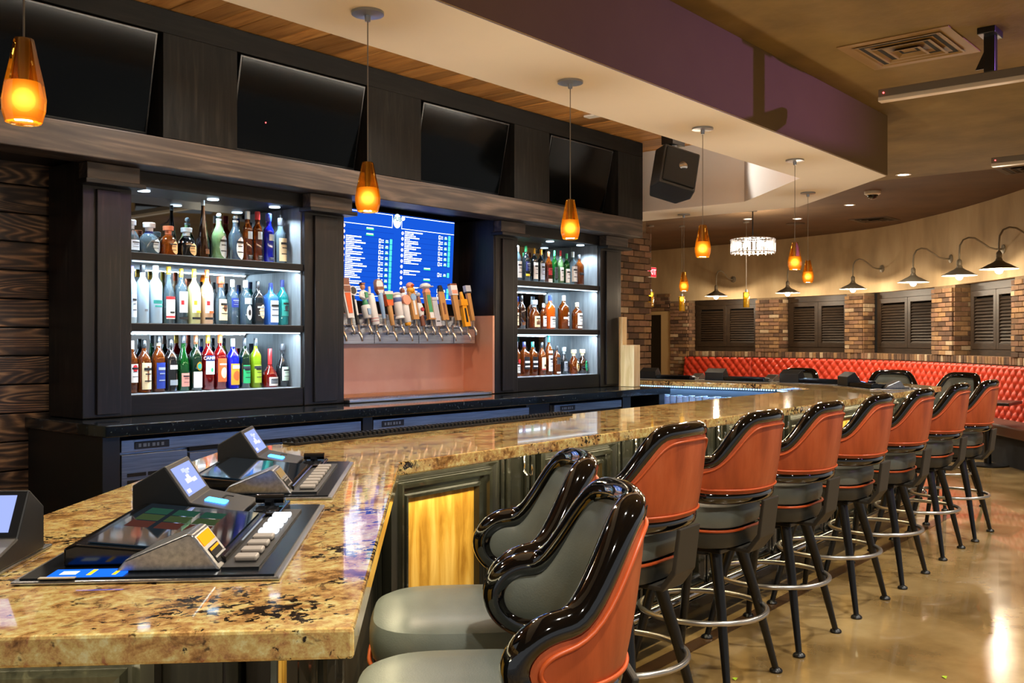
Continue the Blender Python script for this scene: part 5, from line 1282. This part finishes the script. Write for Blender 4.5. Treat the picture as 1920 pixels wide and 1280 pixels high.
# loudspeaker
sp = thing('loudspeaker', 'black box loudspeaker tilted down from the wooden ceiling', 'loudspeaker', (6.62, 3.95, 2.76))
T = rotm((6.62, 3.95, 2.73), R(-34), R(-14)) @ Matrix.Rotation(R(15), 4, 'Y') @ Matrix.Scale(.86, 4)
cab = [(-.17, -.15), (.17, -.15), (.20, .0), (.13, .17), (-.13, .17), (-.20, .0)]
m = MB(); n = 6; m.add([(a, b, -.19) for a, b in cab] + [(a, b, .19) for a, b in cab], [list(range(6))[::-1], list(range(6, 12))] + [(k, (k + 1) % 6, 6 + (k + 1) % 6, 6 + k) for k in range(6)], T)
m.build('cabinet', M('speaker_black', S(26, 26, 25), .7, spec=.25), sp, bevel=.012)
MB().box(-.155, .155, -.166, -.148, -.165, .165, T).build('grille', M('speaker_grille', S(9, 11, 11), .75, spec=.15), sp, bevel=.01)
wf = MB().lathe([(0, .01), (.03, .006), (.075, -.012), (.085, -.002)], 24, mat=T @ Matrix.Translation((0.02, -.164, .02)) @ Matrix.Rotation(PI / 2, 4, 'X')).build('woofer', PLASTICG, sp, smooth=True)
MB().tube([(6.62, 3.95, 2.9), (6.62, 3.95, 3.22)], .035, 10).box(6.5, 6.74, 3.87, 4.03, 3.19, 3.22).box(6.53, 6.71, 3.9, 4.0, 2.95, 3.06).build('mount', BLKMETAL, sp)
wpl = MB().box(6.30, 6.38, 4.45, 4.57, 3.205, 3.22).build('outlet_plate', WHITE, bevel=.003); tag(wpl, 'small white outlet plate on the cedar ceiling beside the loudspeaker', 'outlet')

# ================================================================== BANQUETTE
def banquette(s0, s1, l, table=False):
    p, T, N = wall_at((s0 + s1) / 2); c = p + N * .5
    t = thing('banquette', l, 'booth seat', (c.x, c.y, 0), 0, 'coral red tufted banquettes')
    m = MB(); ns = int((s1 - s0) / .0175); nz = 34; v = []; f = []
    for i in range(ns + 1):
        s_ = s0 + (s1 - s0) * i / ns; p, T, N = wall_at(s_)
        for j in range(nz + 1):
            z = .47 + .66 * j / nz; a = s_ / .17; b = z / .17
            u, w2 = (a + b), (a - b)
            d = (abs(math.sin(PI * u / 1)) * abs(math.sin(PI * w2 / 1))) ** .38 * .046 - .012 * max(0, math.cos(PI * u) ** 2 * math.cos(PI * w2) ** 2) ** 8
            e = min(1, (s_ - s0) / .03, (s1 - s_) / .03, (1.13 - z) / .03); d *= max(e, 0) ** .5
            lean = .16 - .07 * (z - .47) / .66
            q2 = p + N * (lean + d); v.append((q2.x, q2.y, z))
    for i in range(ns):
        for j in range(nz): f.append((i * (nz + 1) + j, (i + 1) * (nz + 1) + j, (i + 1) * (nz + 1) + j + 1, i * (nz + 1) + j + 1))
    m.add(v, f).build('tufted_back', RED, t, smooth='all')
    ribbon(s0, s1, .0, .10, .3, 1.128).build('back_frame', BROWNV, t)
    ribbon(s0 + .005, s1 - .005, .10, .62, .34, .47).build('seat_cushion', BROWNV, t, bevel=.02)
    ribbon(s0 + .01, s1 - .01, .10, .56, .0, .34).build('plinth', VOID, t)
banquette(2.40, 4.0, 'short coral red tufted banquette beside the far doorway')
banquette(4.0, 8.22, 'long coral red tufted banquette in the middle of the curved wall')
banquette(8.22, 13.2, 'coral red tufted banquette at right, behind the last stools')
tb = thing('cafe_table', 'small dark table before the red banquette at right edge', 'table', (12.3, 3.15, 0))
MB().box(-.3, .3, -.3, .3, .715, .75).build('table_top', M('table_dark', S(40, 28, 20), .3), tb, world=False, bevel=.004)
MB().lathe([(.22, 0), (.22, .015), (.04, .03), (.035, .715)], 20).build('pedestal', BLKMETAL, tb, smooth=True, world=False)
# scraps of paper on the floor
YG = M('lime_paper', S(170, 200, 40), .6)
for (x, y), l in zip(((3.83, 1.98), (4.43, 1.3), (6.5, 2.04)), ('lime green paper scrap on the floor by the second stool', 'lime green paper scrap on open floor at lower right', 'lime green paper scrap by the fifth stool')):
    o = MB().add([(0, 0, .001), (.03, .004, .004), (.034, .022, .001), (.006, .02, .006)], [(0, 1, 2, 3)]).build('paper_scrap', YG); o.location = (x, y, .0008)
    tag(o, l, 'scrap', 'paper scraps on the floor')
